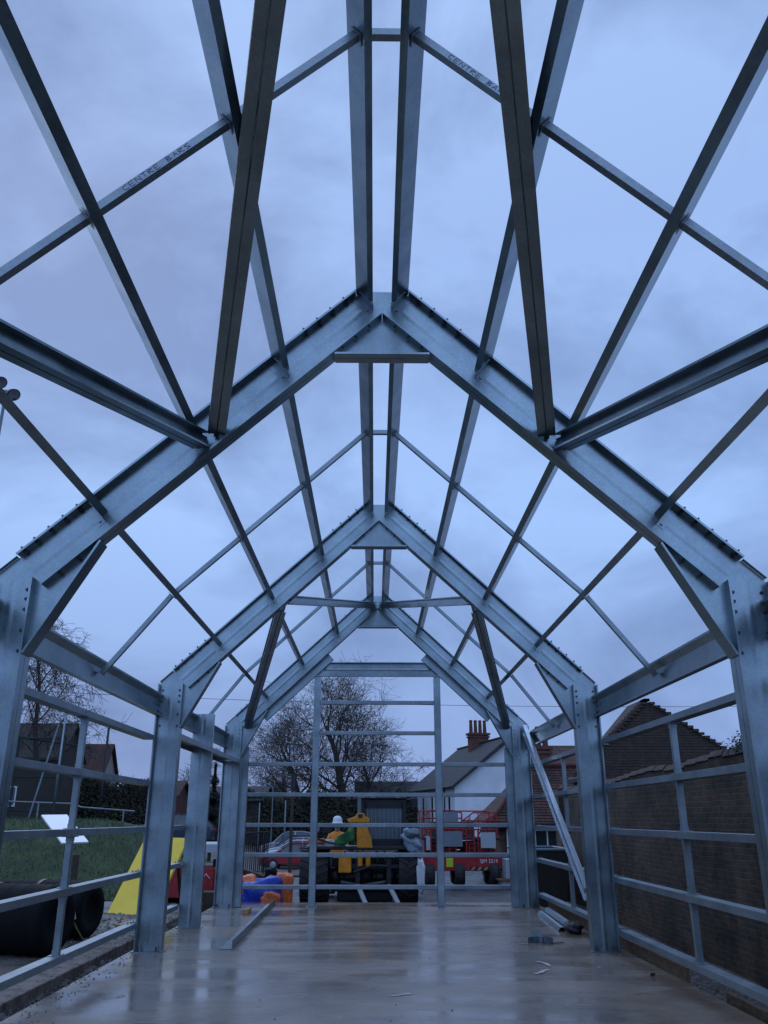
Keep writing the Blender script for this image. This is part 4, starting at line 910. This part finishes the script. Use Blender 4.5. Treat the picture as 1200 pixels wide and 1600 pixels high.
# ------------------------------------------------------------------ cars
def car(loc, rz, paint, label, name='parked_car', s=1.0, tall=0.0):
    e_ = empty(name, loc, rz, label=label, cat='car', group='cars parked in the car park')
    t = tall
    low = [(-2.1, .32), (-2.12, .62), (-1.95, .80), (-1.25, .93+t*.2), (2.0, .95+t*.3), (2.1, .75), (2.08, .32)]
    b = MB(); n = len(low)
    rings = []
    for y, sc, dz in ((-.86, .97, 0), (-.80, 1.0, .02), (.80, 1.0, .02), (.86, .97, 0)):
        rings.append([(x*sc, y, z+dz if z > .5 else z) for x, z in low])
    vs = [p for r_ in rings for p in r_]; fs = []
    for k in range(3):
        for i in range(n):
            j = (i+1) % n; fs.append((k*n+i, k*n+j, (k+1)*n+j, (k+1)*n+i))
    fs += [tuple(range(n))[::-1], tuple(range(3*n, 4*n))]
    b.add(vs, fs); body = b.build('body', paint, e_, bevel=.04)
    # cabin: dark glass house with painted roof and pillars
    base = [(-1.22, .92), (-.38, 1.40+t), (.0, 1.46+t), (.95, 1.45+t), (1.45, 1.36+t), (1.98, .95)]
    g = MB(); vs = [(x, -.80 if z < 1 else -.60, z+.01) for x, z in base]+[(x, .80 if z < 1 else .60, z+.01) for x, z in base]; k = len(base)
    fs = [(i, i+1, i+1+k, i+k) for i in range(k-1)]+[tuple(range(k)), tuple(range(k, 2*k))[::-1]]
    g.add(vs, fs); g.build('window', 'glass', e_)
    r_ = MB()
    for s2 in (-1, 1):
        for a, c in (((-1.25, .80, .93), (-.38, .615, 1.42+t)), ((.35, .81, .95), (.42, .61, 1.46+t)), ((1.98, .80, .97), (1.42, .615, 1.38+t)), ((-.40, .615, 1.415+t), (.0, .605, 1.475+t)), ((.0, .605, 1.475+t), (.95, .605, 1.465+t)), ((.95, .605, 1.465+t), (1.45, .615, 1.375+t))):
            r_.beam((a[0], a[1]*s2, a[2]), (c[0], c[1]*s2, c[2]), .05, .07, up=(0, 1, 0))
    r_.add([(-.38, -.6, 1.43+t), (0, -.6, 1.485+t), (.95, -.6, 1.475+t), (1.45, -.6, 1.385+t), (-.38, .6, 1.43+t), (0, .6, 1.485+t), (.95, .6, 1.475+t), (1.45, .6, 1.385+t)], [(0, 1, 5, 4), (1, 2, 6, 5), (2, 3, 7, 6)])
    r_.build('roof', paint, e_)
    for x in (-1.32, 1.28):
        for s2 in (-1, 1):
            wt = MB().lathe([(.18, -.1), (.30, -.1), (.32, -.05), (.32, .05), (.30, .1), (.18, .1)], (x, s2*.79, .32), (0, 1, 0), 18).build('wheel', 'rubber', e_)
            MB().lathe([(0, .105), (.19, .09), (.19, -.09), (0, -.105)], (x, s2*.79, .32), (0, 1, 0), 12).build('rim', 'carsilver', wt)
    for s2 in (-1, 1):
        MB().box(-2.10, -1.95, s2*.62-.15, s2*.62+.15, .63, .74).build('headlight', 'lampglass', e_)
        MB().box(2.06, 2.13, s2*.65-.12, s2*.65+.12, .70, .85).build('tail_light', 'red', e_)
        MB().box(-1.0, -.85, s2*.90-.06, s2*.90+.06, .93, 1.05).build('wing_mirror', paint, e_)
    return e_
car((-4.7, 54, H(-4.5, 54)-.05), 0, 'carred', 'dark red hatchback, nearest of the cars left of the yellow telehandler')
car((-5.0, 56.8, H(-4.8, 56.6)), .02, 'carwhite', 'white hatchback parked directly behind the dark red one', tall=.02)
car((-5.15, 59.5, H(-4.9, 59.2)+.08), -.02, 'carsilver', 'pale silver car, third in the row behind the white hatchback', tall=.06)
car((-5.6, 62.0, H(-5.5, 61.8)+.08), 0, 'cardark', 'dark estate car behind the silver car', tall=.14)
car((-6.1, 64.3, H(-6, 64)+.12), 0, 'carsilver', 'grey tall car, farthest in the row behind the dark estate', tall=.25)
car((-13.1, 46, H(-13, 46)+.02), .1, 'carwhite', 'white car showing its roof above the grass bank on the left')
car((-9.9, 43, H(-9.9, 43)+.25), .1, 'cardark', 'dark blue car seen between the two left columns')

# red skip trailer between the columns on the left
st_e = empty('red_trailer', (-4.75, 22.3, H(-4.7, 22.3)), label='dark red trailer with a pale side beam and white scrawl, behind the left columns', cat='trailer')
MB().box(-.9, .75, 0, 2.2, .12, .80).build('body', 'red', st_e, bevel=.02)
MB().box(-1.0, .85, -.04, 2.3, 1.15, 1.35).build('side_beam', 'panellight', st_e, bevel=.01)
for x in (-.7, 0, .6): MB().box(x-.04, x+.04, 0, .08, .95, 1.15).build('stanchion', 'black', st_e)
sc_ = MB(); pts = [V((.15+.5*t-.02*math.sin(t*30), -.006, .62+.06*math.sin(t*17))) for t in [i/24 for i in range(25)]]
sc_.path(pts, .008, 4); sc_.build('scrawl', 'white', st_e)
for x in (-.55, .4): MB().lathe([(0, -.1), (.28, -.1), (.3, 0), (.28, .1), (0, .1)], (x, .15, .28), (0, 1, 0), 18).build('wheel', 'rubber', st_e)
single(MB().box(-3.62, -3.3, 18.8, 19.2, H(-3.5, 19)-.02, .18), 'timber_stack', 'brown', 'dark stack of short timbers behind the slab corner on the left', 'timber', (-3.5, 19, 0), bevel=.01)
# crowd barriers
ba = empty('metal_barriers', (-4.2, 29, H(-4.2, 29)), label='stacked dark metal barriers left of the parked cars', cat='barrier'); az = ba.location.z
for i in range(4):
    mb = MB(); y = i*.12; x0, x1 = -.5+i*.05, .55+i*.04; top_ = 1.12-az
    mb.path([(x0, y, .1), (x0, y, top_), (x1, y, top_+.08), (x1, y, .1)], .022, 6); mb.tube((x0, y, .35), (x1, y, .35), .018)
    for j in range(7): xx = x0+(x1-x0)*(j+1)/8; mb.tube((xx, y, .35), (xx, y, top_+.03), .012, n=5)
    mb.build('barrier_panel', 'black', ba)
# low brown wall / ramp behind bags
single(MB().prof([(0, 0), (1.8, 0), (1.8, .42), (0, .95)], (-4.2, 23.2, H(-4, 23)), (-4.2, 23.5, H(-4, 23)), (1, 0, 0), (0, 0, 1)), 'timber_hoarding', 'brown', 'sloping brown timber hoarding behind the orange and blue bags', 'hoarding', (-3.6, 23.3, 0))
# builder's bags
gz = H(-2.5, 19.8)
def bag(c, r, mt, label, seed, sq=.55, amp=.06):
    e_ = blob(c, r, seed, amp*1.7, 4, sq).build('builders_bag', mt, smooth=True, loc=(c[0], c[1], gz)); return tag(e_, label, 'bag', group='builders bags behind the slab')
bag((-2.80, 19.75, .07), (.22, .25, .38), 'orange', 'orange bag at the left of the blue bag behind the slab', 1)
bag((-2.42, 19.45, .03), (.40, .30, .36), 'blue', 'crumpled blue bag in the middle of the orange bags', 2, .7, .09)
bag((-2.02, 19.8, .08), (.19, .25, .40), 'orange', 'orange bag standing at the right of the blue bag', 3)
bag((-2.22, 19.12, -.05), (.20, .12, .19), 'orange', 'small orange bag lying in front of the blue bag', 4)
bag((-2.35, 20.2, .42), (.13, .12, .14), 'plasticblk', 'small black sack on top behind the blue bag', 5)

# ------------------------------------------------------------------ telehandler
TX, TY = -.33, 21.0; tz0 = H(TX, TY)+.03
te = empty('telehandler', (TX, TY, tz0), label='big yellow telehandler facing the camera beyond the gable end', cat='telehandler')
def tyre(parent, x, y, r, wd, lugs=22):
    w0 = MB().lathe([(r*.5, -wd/2*.9), (r*.86, -wd/2), (r*.95, -wd/2*.92), (r*.96, 0), (r*.95, wd/2*.92), (r*.86, wd/2), (r*.5, wd/2*.9)], (x, y, r), (1, 0, 0), 36).build('wheel', 'rubber', parent, smooth=True)
    lg = MB()
    for i in range(lugs):
        for s2 in (-1, 1):
            a0 = 2*math.pi*(i+(.5 if s2 > 0 else 0))/lugs; a1 = a0+.22
            P = lambda a, rr, xx: V((x+xx, y+math.sin(a)*rr, r+math.cos(a)*rr))
            p = [P(a0, r*.94, 0), P(a0+.09, r*.94, 0), P(a1+.09, r*.93, s2*wd*.5), P(a1, r*.93, s2*wd*.5)]; q = [P(a0, r*1.01, 0), P(a0+.09, r*1.01, 0), P(a1+.09, r*.985, s2*wd*.49), P(a1, r*.985, s2*wd*.49)]
            lg.add(p+q, [(4,5,6,7),(7,6,5,4),(0,1,5,4),(1,2,6,5),(2,3,7,6),(3,0,4,7)])
    lg.build('tread_lugs', 'rubber', w0)
    MB().lathe([(0, -wd*.35), (r*.3, -wd*.38), (r*.52, -wd*.44), (r*.52, wd*.44), (0, wd*.35)], (x, y, r), (1, 0, 0), 20).build('rim', 'yellow', w0)
for x in (-.99, 1.08):
    tyre(te, x-(.13 if x < 0 else 0), .45, .62, .66 if x < 0 else .46); tyre(te, x, 3.3, .60, .46)
MB().box(-.72, .80, .62, 4.2, .26, 1.0).build('chassis', 'black', te, bevel=.02); MB().box(-.60, .72, .7, .8, .04, .26).build('underside_fill', 'black', te, bevel=.02)  # second black box is added to keep the gap below the chassis dark
MB().lathe([(0, -.2), (.17, -.16), (.22, 0), (.17, .16), (0, .2)], (.08, .42, .60), (0, 1, 0), 16).build('differential', 'black', te, smooth=True)
for x in (-.62, .70): MB().lathe([(0, -.2), (.14, -.2), (.2, -.05), (.2, .1), (0, .1)], (x, .45, .61), (1, 0, 0), 14).build('hub', 'black', te, smooth=True)
MB().path([(-.5, .2, .5), (.0, .25, .42), (.55, .2, .5)], .035, 8).build('steering_ram', 'polegrey', te)
for x in (-.42, -.12, .34, .52): MB().path([(x, .05, 1.18), (x+.03, .0, .95), (x-.04, .1, .72), (x, .3, .6)], .018, 6).build('hose', 'black', te)
MB().box(.28, .66, .5, .6, .62, .95).build('grille_plate', 'brown', te, bevel=.01)
MB().box(-1.28, 1.36, -.08, .9, 1.20, 1.28).build('mudguard', 'black', te, bevel=.02)
MB().tube((-.8, .45, .6), (.9, .45, .6), .13, n=10).build('axle', 'black', te)
MB().box(-.55, -.25, -.05, .3, .70, 1.08).build('hydraulic_block', 'yellow', te, bevel=.03)
MB().path([(-.05, .0, .85), (-.05, .0, 1.15)], .06, 8).build('hydraulic_ram', 'yellow', te); MB().path([(.14, .0, .85), (.14, .0, 1.15)], .06, 8).build('hydraulic_ram', 'yellow', te)
MB().path([(-.2, -.1, .72), (.25, -.1, .86), (.6, -.12, .85)], .03, 6).build('hose', 'black', te)
# engine cowl and front
MB().add([(-1.3, -.05, 1.28), (-.35, -.05, 1.28), (-.35, .9, 1.28), (-1.3, .9, 1.28), (-1.25, .1, 1.33), (-.75, .15, 1.40), (-.75, .9, 1.42), (-1.25, .9, 1.42)], [(0,1,5,4),(1,2,6,5),(2,3,7,6),(3,0,4,7),(4,5,6,7)]).build('engine_cowl', 'panelgrey', te, bevel=.02)
MB().box(-1.28, -.88, .0, .12, 1.34, 1.45).build('cowl_trim', 'orange', te, bevel=.02)
hl = MB().lathe([(0, -.04), (.10, -.03), (.11, .05), (0, .08)], (-1.10, .0, 1.66), (0, 1, 0), 14).build('headlight', 'black', te); MB().lathe([(0, -.045), (.09, -.042)], (-1.10, .0, 1.66), (0, 1, 0), 14).build('lens', 'lampglass', hl)
MB().box(-.97, -.74, .02, .16, 1.56, 1.74).build('light_bracket', 'black', te, bevel=.02)
MB().path([(-1.1, .0, 1.6), (-1.05, -.02, 1.45), (-.8, -.02, 1.36), (-.4, -.02, 1.30)], .022, 6).build('hose', 'black', te)
# boom head (yellow)
bo = MB(); bo.plate([(-.12, 1.24), (.24, 1.24), (.22, 1.42), (.14, 1.62), (.12, 1.80), (-.13, 1.80), (-.14, 1.5)], -.1, .45); bo.build('boom', 'yellow', te, bevel=.02)
MB().plate([(-.33, 1.80), (.16, 1.80), (.17, 1.90), (.08, 1.93), (.02, 2.01), (-.12, 2.01), (-.18, 1.93), (-.36, 1.87)], -.12, .2).build('boom_head', 'yellow', te, bevel=.012)
MB().box(-.28, -.19, -.1, .3, 1.40, 1.80).build('boom_cheek', 'yellow', te, bevel=.015)
MB().box(-.10, -.0, -.125, -.05, 1.90, 1.985).build('boom_pin', 'black', te)
MB().path([(-.08, .3, 1.98), (-.08, .3, 2.34), (-.13, .3, 2.40), (-.23, .3, 2.37)], .05, 8).build('exhaust', 'polegrey', te)
# cab
cb2 = MB()
for x in (.02, 1.0):
    for y in (.5, 1.8): cb2.box(x-.055, x+.055, y-.045, y+.045, 1.28, 2.32)
cb2.box(-.02, 1.04, .46, 1.84, 2.26, 2.32); cb2.box(-.02, 1.04, .46, 1.84, 1.26, 1.34)
cab = cb2.build('cab', 'black', te)
MB().box(.06, .96, .49, .52, 1.34, 2.26).build('windscreen', 'cabglass', cab)
MB().box(.05, .97, .455, .49, 2.12, 2.262).build('header', 'black', cab); MB().box(.05, .97, .455, .49, 1.34, 1.43).build('sill', 'black', cab)
MB().box(.05, .97, 1.2, 1.8, 1.34, 2.26).build('cab_interior', 'black', cab)
MB().box(1.06, 1.36, .9, 2.6, 1.28, 1.72).build('engine_bonnet', 'black', te, bevel=.05)
gv = MB()
for i in range(9): gv.box(.10+i*.1, .125+i*.1, .46, .485, 1.34, 2.26)
gv.build('guard_bars', 'polegrey', cab)
MB().box(.99, 1.02, .54, 1.76, 1.34, 2.26).build('side_window', 'glass', cab)
MB().box(.0, 1.06, .42, 1.9, 2.325, 2.39).build('cab_roof', 'black', cab, bevel=.03)
for x in (-.02, .25, .85): wl_ = MB().box(x-.09, x+.09, .34, .42, 2.34, 2.44).build('work_light', 'black', cab, bevel=.02); MB().box(x-.07, x+.07, .33, .342, 2.36, 2.42).build('lens', 'lampglass', wl_)
MB().path([(1.0, .5, 2.3), (1.25, .35, 2.35), (1.25, .35, 2.2)], .02, 6).build('mirror_arm', 'black', te); MB().box(1.17, 1.33, .32, .37, 2.12, 2.36).build('mirror', 'black', te, bevel=.02)
MB().path([(1.02, .2, 1.35), (1.02, .2, 1.62), (1.2, .2, 1.62)], .03, 6).build('grab_rail', 'panellight', te)
# forks
for x in (-.10, .62):
    MB().prof([(-.05, 0), (.05, 0), (.05, .05), (-.05, .05)], (x, .0, .42), (x+.22, -.95, .06), (1, 0, 0), (0, 0, 1)).build('fork', 'panellight', te, bevel=.008)
    MB().box(x-.05, x+.05, -.02, .04, .42, 1.0).build('fork_upright', 'black', te)
MB().box(-.3, .95, .04, .10, .38, .46).build('fork_carriage', 'black', te); MB().box(-.3, .95, .04, .10, .8, .88).build('fork_carriage', 'black', te)
# green cloth over the cowl
gc = MB(); n1, n2 = 10, 8
for j in range(n2+1):
    for i in range(n1+1):
        u, v = i/n1, j/n2; x = -.97+.46*u; z = 1.00+.10*u+.02*math.sin(u*9)+(.14+.26*u)*v; y = TY-.20-.05*math.sin(u*9+v*2)
        gc.v.append((x, y, z))
for j in range(n2):
    for i in range(n1): a = j*(n1+1)+i; gc.f.append((a, a+1, a+n1+2, a+n1+1))
o = gc.build('green_cloth', 'green', smooth=True, loc=(TX-.5, TY-.1, tz0+1.6)); so_ = o.modifiers.new('s', 'SOLIDIFY'); so_.thickness = .015
tag(o, 'green printed cloth hanging from the yellow boom of the telehandler', 'cloth')
# pale sheeting over the right front wheel, and white wrap beside it
mb = blob((TX+1.16, TY+.05, tz0+1.36), (.20, .2, .25), 8, .16, 4, .8)
for i, p in enumerate(mb.v): mb.v[i] = (p[0]-(p[2]-tz0-1.36)*.45, p[1], p[2])
tag(mb.build('plastic_sheeting', 'sheet', smooth=True, loc=(TX+1.25, TY, tz0+1.3)), 'bundle of pale blue grey sheeting on the right mudguard of the telehandler', 'sheeting')
mb = blob((TX+1.17, TY-.02, tz0+1.56), (.19, .17, .11), 9, .10, 3, .9)
tag(mb.build('hard_hat_bundle', 'polegrey', smooth=True, loc=(TX+1.3, TY, tz0+1.8)), 'rounded grey cover on top of the pale sheeting bundle', 'cover')
mb = blob((TX+1.36, TY-.15, tz0+.66), (.085, .08, .33), 10, .2, 4, .6)
tag(mb.build('white_wrap', 'white', smooth=True, loc=(TX+1.46, TY-.1, tz0+.7)), 'tall crumpled white wrap beside the right front wheel of the telehandler', 'wrap')

# ------------------------------------------------------------------ worker
def person(loc, label):
    e_ = empty('person', loc, label=label, cat='person')
    J = {'pel': (0, 0, .95, .15, .12), 'spn': (0, -.01, 1.15, .15, .11), 'che': (0, 0, 1.36, .17, .12), 'nek': (0, .0, 1.50, .06, .06), 'hd1': (0, -.01, 1.58, .075, .085), 'hd2': (0, -.015, 1.68, .08, .095), 'hd3': (0, -.01, 1.76, .06, .07)}
    vs = []; es = []; idx = {}
    def av(k, p): idx[k] = len(vs); vs.append(p)
    for k, p in J.items(): av(k, p)
    for s2, t_ in ((-1, 'L'), (1, 'R')):
        av('sh'+t_, (s2*.19, 0, 1.42, .07, .07)); av('el'+t_, (s2*.27, -.05, 1.16, .048, .048)); av('wr'+t_, (s2*.20, -.26, 1.02, .032, .032)); av('pm'+t_, (s2*.18, -.33, 1.00, .036, .02))
        av('hp'+t_, (s2*.1, 0, .9, .095, .095)); av('kn'+t_, (s2*.11, -.02, .5, .062, .065)); av('an'+t_, (s2*.12, .02, .1, .045, .045)); av('to'+t_, (s2*.14, -.16, .05, .045, .035))
    for a, b in (('pel', 'spn'), ('spn', 'che'), ('che', 'nek'), ('nek', 'hd1'), ('hd1', 'hd2'), ('hd2', 'hd3')): es.append((idx[a], idx[b]))
    for t_ in 'LR':
        for a, b in (('che', 'sh'), ('sh', 'el'), ('el', 'wr'), ('wr', 'pm'), ('pel', 'hp'), ('hp', 'kn'), ('kn', 'an'), ('an', 'to')):
            es.append((idx[a+t_] if a+t_ in idx else idx[a], idx[b+t_]))
    for s2, t_ in ((-1, 'L'), (1, 'R')):
        for f in range(4):
            k = 'f%d%s' % (f, t_); av(k, (s2*.18+(f-1.5)*.018, -.40-.008*(1.5-abs(f-1.5)), .99, .009, .009)); es.append((idx['pm'+t_], idx[k])); av(k+'b', (s2*.18+(f-1.5)*.019, -.425, .955, .008, .008)); es.append((idx[k], idx[k+'b']))
        av('th'+t_, (s2*.18-s2*.045, -.35, .985, .010, .010)); es.append((idx['pm'+t_], idx['th'+t_]))
    me = bpy.data.meshes.new('body'); me.from_pydata([v[:3] for v in vs], es, [])
    o = bpy.data.objects.new('body_tmp', me); COL.objects.link(o); sk = o.modifiers.new('s', 'SKIN')
    for i, v in enumerate(vs): me.skin_vertices[0].data[i].radius = v[3:5]
    me.skin_vertices[0].data[0].use_root = True
    o.modifiers.new('u', 'SUBSURF').levels = 2; o.modifiers['u'].render_levels = 2
    bpy.context.view_layer.update(); m2 = bpy.data.meshes.new_from_object(o.evaluated_get(bpy.context.evaluated_depsgraph_get())); bpy.data.objects.remove(o)
    m2.materials.clear()
    for k in ('skin', 'hivis', 'cardark'): m2.materials.append(M[k])
    for p in m2.polygons:
        c = p.center; p.use_smooth = True
        p.material_index = 2 if c.z < .95 and c.y > -.25 and abs(c.x) < .3 and not (c.y < -.2 and c.z > .9) else (1 if (.95 <= c.z < 1.5 and c.y > -.27) else 0)
    b = bpy.data.objects.new('body', m2); COL.objects.link(b); b.parent = e_
    MB().lathe([(.155, -.02), (.125, 0), (.125, .05), (.11, .11), (.07, .15), (0, .165)], (0, -.01, 1.735), n=20).build('helmet', 'white', e_, smooth=True)
    MB().box(-.025, .025, -.115, -.08, 1.64, 1.69).build('nose', 'skin', e_, smooth=True)
    for x in (-.03, .03): MB().lathe([(0, -.012), (.010, -.008), (.010, 0), (0, 0)], (x, -.098, 1.70), (0, 1, 0), 8).build('eye', 'black', e_)
    MB().box(-.03, .03, -.10, -.09, 1.60, 1.612).build('mouth', 'terracotta', e_)
    MB().lathe([(.175, -.02), (.178, -.02), (.178, .03), (.175, .03)], (0, 0, 1.18), n=20).build('reflective_band', 'panellight', e_)
    return e_
person((-1.03, 23.6, -.22), 'worker in orange high visibility jacket and white helmet behind the telehandler')

# ------------------------------------------------------------------ red access platform
MX, MY = 2.62, 27.0; mz = H(MX, MY)+.03
me_ = empty('scissor_lift', (MX, MY, mz), label='red scissor lift with folded guard rails right of the telehandler', cat='access platform')
k = -mz
MB().box(-1.22, 1.18, 0, 1.7, .14+k, .53+k).build('chassis', 'red', me_, bevel=.02)
ch_ = MB(); wl_ = MB()
for i in range(5): x = .22+i*.19; ch_.prof([(0, 0), (.09, 0), (.17, .09), (.08, .09)], (x, -.010, .16+k), (x, -.004, .16+k), (1, 0, 0), (0, 0, 1))
ch_.build('chevron_stripes', 'woodpale', me_)
MB().box(.2, 1.17, -.003, .0, .15+k, .26+k).build('chevron_backing', 'black', me_)
text('SJM 3219', .145, 'lettering', 'white', me_, (.78, -.006, .41+k), (math.pi/2, 0, 0))
MB().box(-.50, -.30, -.012, 0, .25+k, .50+k).build('sticker', 'lime', me_)
for x in (-1.0, -.1, .0, .95):
    if x == 0: continue
    for y in (.2, 1.5): wt = MB().lathe([(.1, -.15), (.30, -.15), (.36, -.08), (.36, .08), (.30, .15), (.1, .15)], (x, y, .36), (1, 0, 0), 20).build('wheel', 'rubber', me_); MB().lathe([(0, -.1), (.2, -.12), (.2, .12), (0, .1)], (x, y, .36), (1, 0, 0), 12).build('rim', 'panelgrey', wt)
MB().box(-1.1, -.15, .5, 1.3, .54+k, .96+k).build('engine_box', 'black', me_, bevel=.02)
MB().box(.05, 1.0, .6, 1.4, .54+k, .90+k).build('battery_box', 'brown', me_, bevel=.02)
for x in (-.95, -.62, -.4, -.2, .12, .36, .48, .86): MB().box(x-.02, x+.02, -.03, .01, .54+k, 1.30+k).build('stay', 'red', me_)
for x in (-.7, .3): MB().path([(x, .0, .56+k), (x+.15, -.03, .8+k), (x+.05, 0, 1.0+k)], .02, 6).build('hose', 'black', me_)
MB().box(-.9, .45, .7, 1.4, 1.08+k, 1.52+k).build('platform_box', 'brown', me_, bevel=.02)
for i in range(4): MB().beam((-1.15+i*.55, .3, 1.08+k), (-.85+i*.55, .3, 1.62+k), .035, .035, up=(0, 1, 0)).build('stay', 'red', me_)
# scissor arms
for y in (.1, 1.5):
    for i in range(3):
        z = .58+i*.13+k; MB().beam((-1.0, y, z), (1.0, y, z+.13), .05, .08, up=(0, 1, 0)).build('scissor_arm', 'red', me_); MB().beam((-1.0, y, z+.13), (1.0, y, z), .05, .08, up=(0, 1, 0)).build('scissor_arm', 'red', me_)
MB().box(-1.2, 1.15, -.02, 1.7, 1.0+k, 1.08+k).build('platform_deck', 'black', me_, bevel=.01)
rl = MB()
def rp(*p, r=.022): rl.path([(a, -.02, b+k) for a, b in p], r, 6)
rp((-1.22, 1.0), (-1.22, 1.62), (-.98, 1.84), (-.3, 1.84), (.0, 1.78), (.0, 1.05)); rp((-1.22, 1.62), (0, 1.62)); rp((-1.22, 1.32), (0, 1.32))
for x in (-1.0, -.78, -.55): rp((x, 1.05), (x, 1.8), r=.016)
rp((.02, 1.55), (.35, 1.78), (1.05, 1.78), (1.05, 1.05)); rp((0, 1.55), (1.05, 1.55)); rp((.25, 1.05), (.25, 1.68), r=.016); rp((.5, 1.05), (.5, 1.78), r=.016); rp((.75, 1.05), (.75, 1.3), r=.016); rp((0, 1.3), (1.05, 1.3)); rp((.6, 1.5), (1.05, 1.74))
rp((-1.2, 1.1), (-.9, 1.3)); rp((-.2, 1.3), (.2, 1.1)); rp((.2, .9), (.2, .55)); rp((.55, .9), (.55, .55)); rp((-1.15, .9), (-1.15, .55)); rp((-.75, .9), (-.75, .55)); rp((1.05, .9), (1.05, .55))
rl.build('guard_rail', 'red', me_)
rl = MB(); rl.path([(-1.22, 1.65, 1.0+k), (-1.22, 1.65, 1.84+k), (1.05, 1.65, 1.84+k), (1.05, 1.65, 1.0+k)], .022, 6); rl.path([(-1.22, 1.65, 1.45+k), (1.05, 1.65, 1.45+k)], .02, 6); rl.build('guard_rail', 'red', me_)
MB().box(-.62, -.12, -.07, -.045, 1.50+k, 1.80+k).build('grey_panel', 'panelgrey', me_)
MB().box(-.62, .0, -.07, -.045, .82+k, 1.25+k).build('control_box', 'panelgrey', me_)
MB().box(.55, 1.0, -.08, -.045, .78+k, 1.22+k).build('pale_panel', 'panellight', me_)
MB().box(-1.1, -.98, -.06, -.04, .72+k, 1.1+k).build('notice', 'panellight', me_)
# pallet of white blocks
pb = empty('block_pallet', (4.15, 26.2, H(4.1, 26.2)), label='two-tier pallet of pale wrapped blocks right of the red lift', cat='pallet'); pz = pb.location.z
MB().box(-.5, .45, 0, .8, .14, .22-pz-.3).build('block_stack', 'panellight', pb, bevel=.02)
MB().box(-.35, .5, .05, .85, .26-pz-.3, .50-pz).build('block_stack', 'panellight', pb, bevel=.02)
MB().box(-.6, .55, -.05, .9, .22-pz-.3, .26-pz-.3).build('pallet_board', 'wood', pb)
for x in (-.5, 0, .42): MB().box(x-.05, x+.05, 0, .8, 0, .14).build('pallet_bearer', 'wood', pb)
# dark clutter behind right bay
e_ = empty('waste_skip', (3.95, 21.6, H(3.9, 21)-.25), label='dark metal skip behind the far right sheeting rails', cat='skip')
MB().add([(-.45, -.6, .1), (.4, -.6, .1), (.4, .8, .1), (-.45, .8, .1), (-.6, -.9, 1.5), (.55, -.9, 1.5), (.55, 1.1, 1.5), (-.6, 1.1, 1.5)], [(0,3,2,1),(0,1,5,4),(1,2,6,5),(2,3,7,6),(3,0,4,7)]).build('skip_body', 'darkwall', e_)
MB().path([(-.6, -.9, 1.5), (.55, -.9, 1.5), (.55, 1.1, 1.5), (-.6, 1.1, 1.5), (-.6, -.9, 1.5)], .035, 6).build('rim_bar', 'polegrey', e_)
for i, (x, y, a, lab) in enumerate([(4.42, 18.6, .12, 'tall pale timber board leaning on the brick wall near the skip'), (4.30, 17.9, .2, 'narrower dark timber board leaning on the brick wall in front of the skip')]):
    o = MB().box(-.02, .02, -.10, .10, 0, 2.05-.2*i).build('leaning_board', 'wood' if i == 0 else 'brown'); o.location = (x-.12, y, H(x, y)); o.rotation_euler = (0, a, 0); tag(o, lab, 'board')
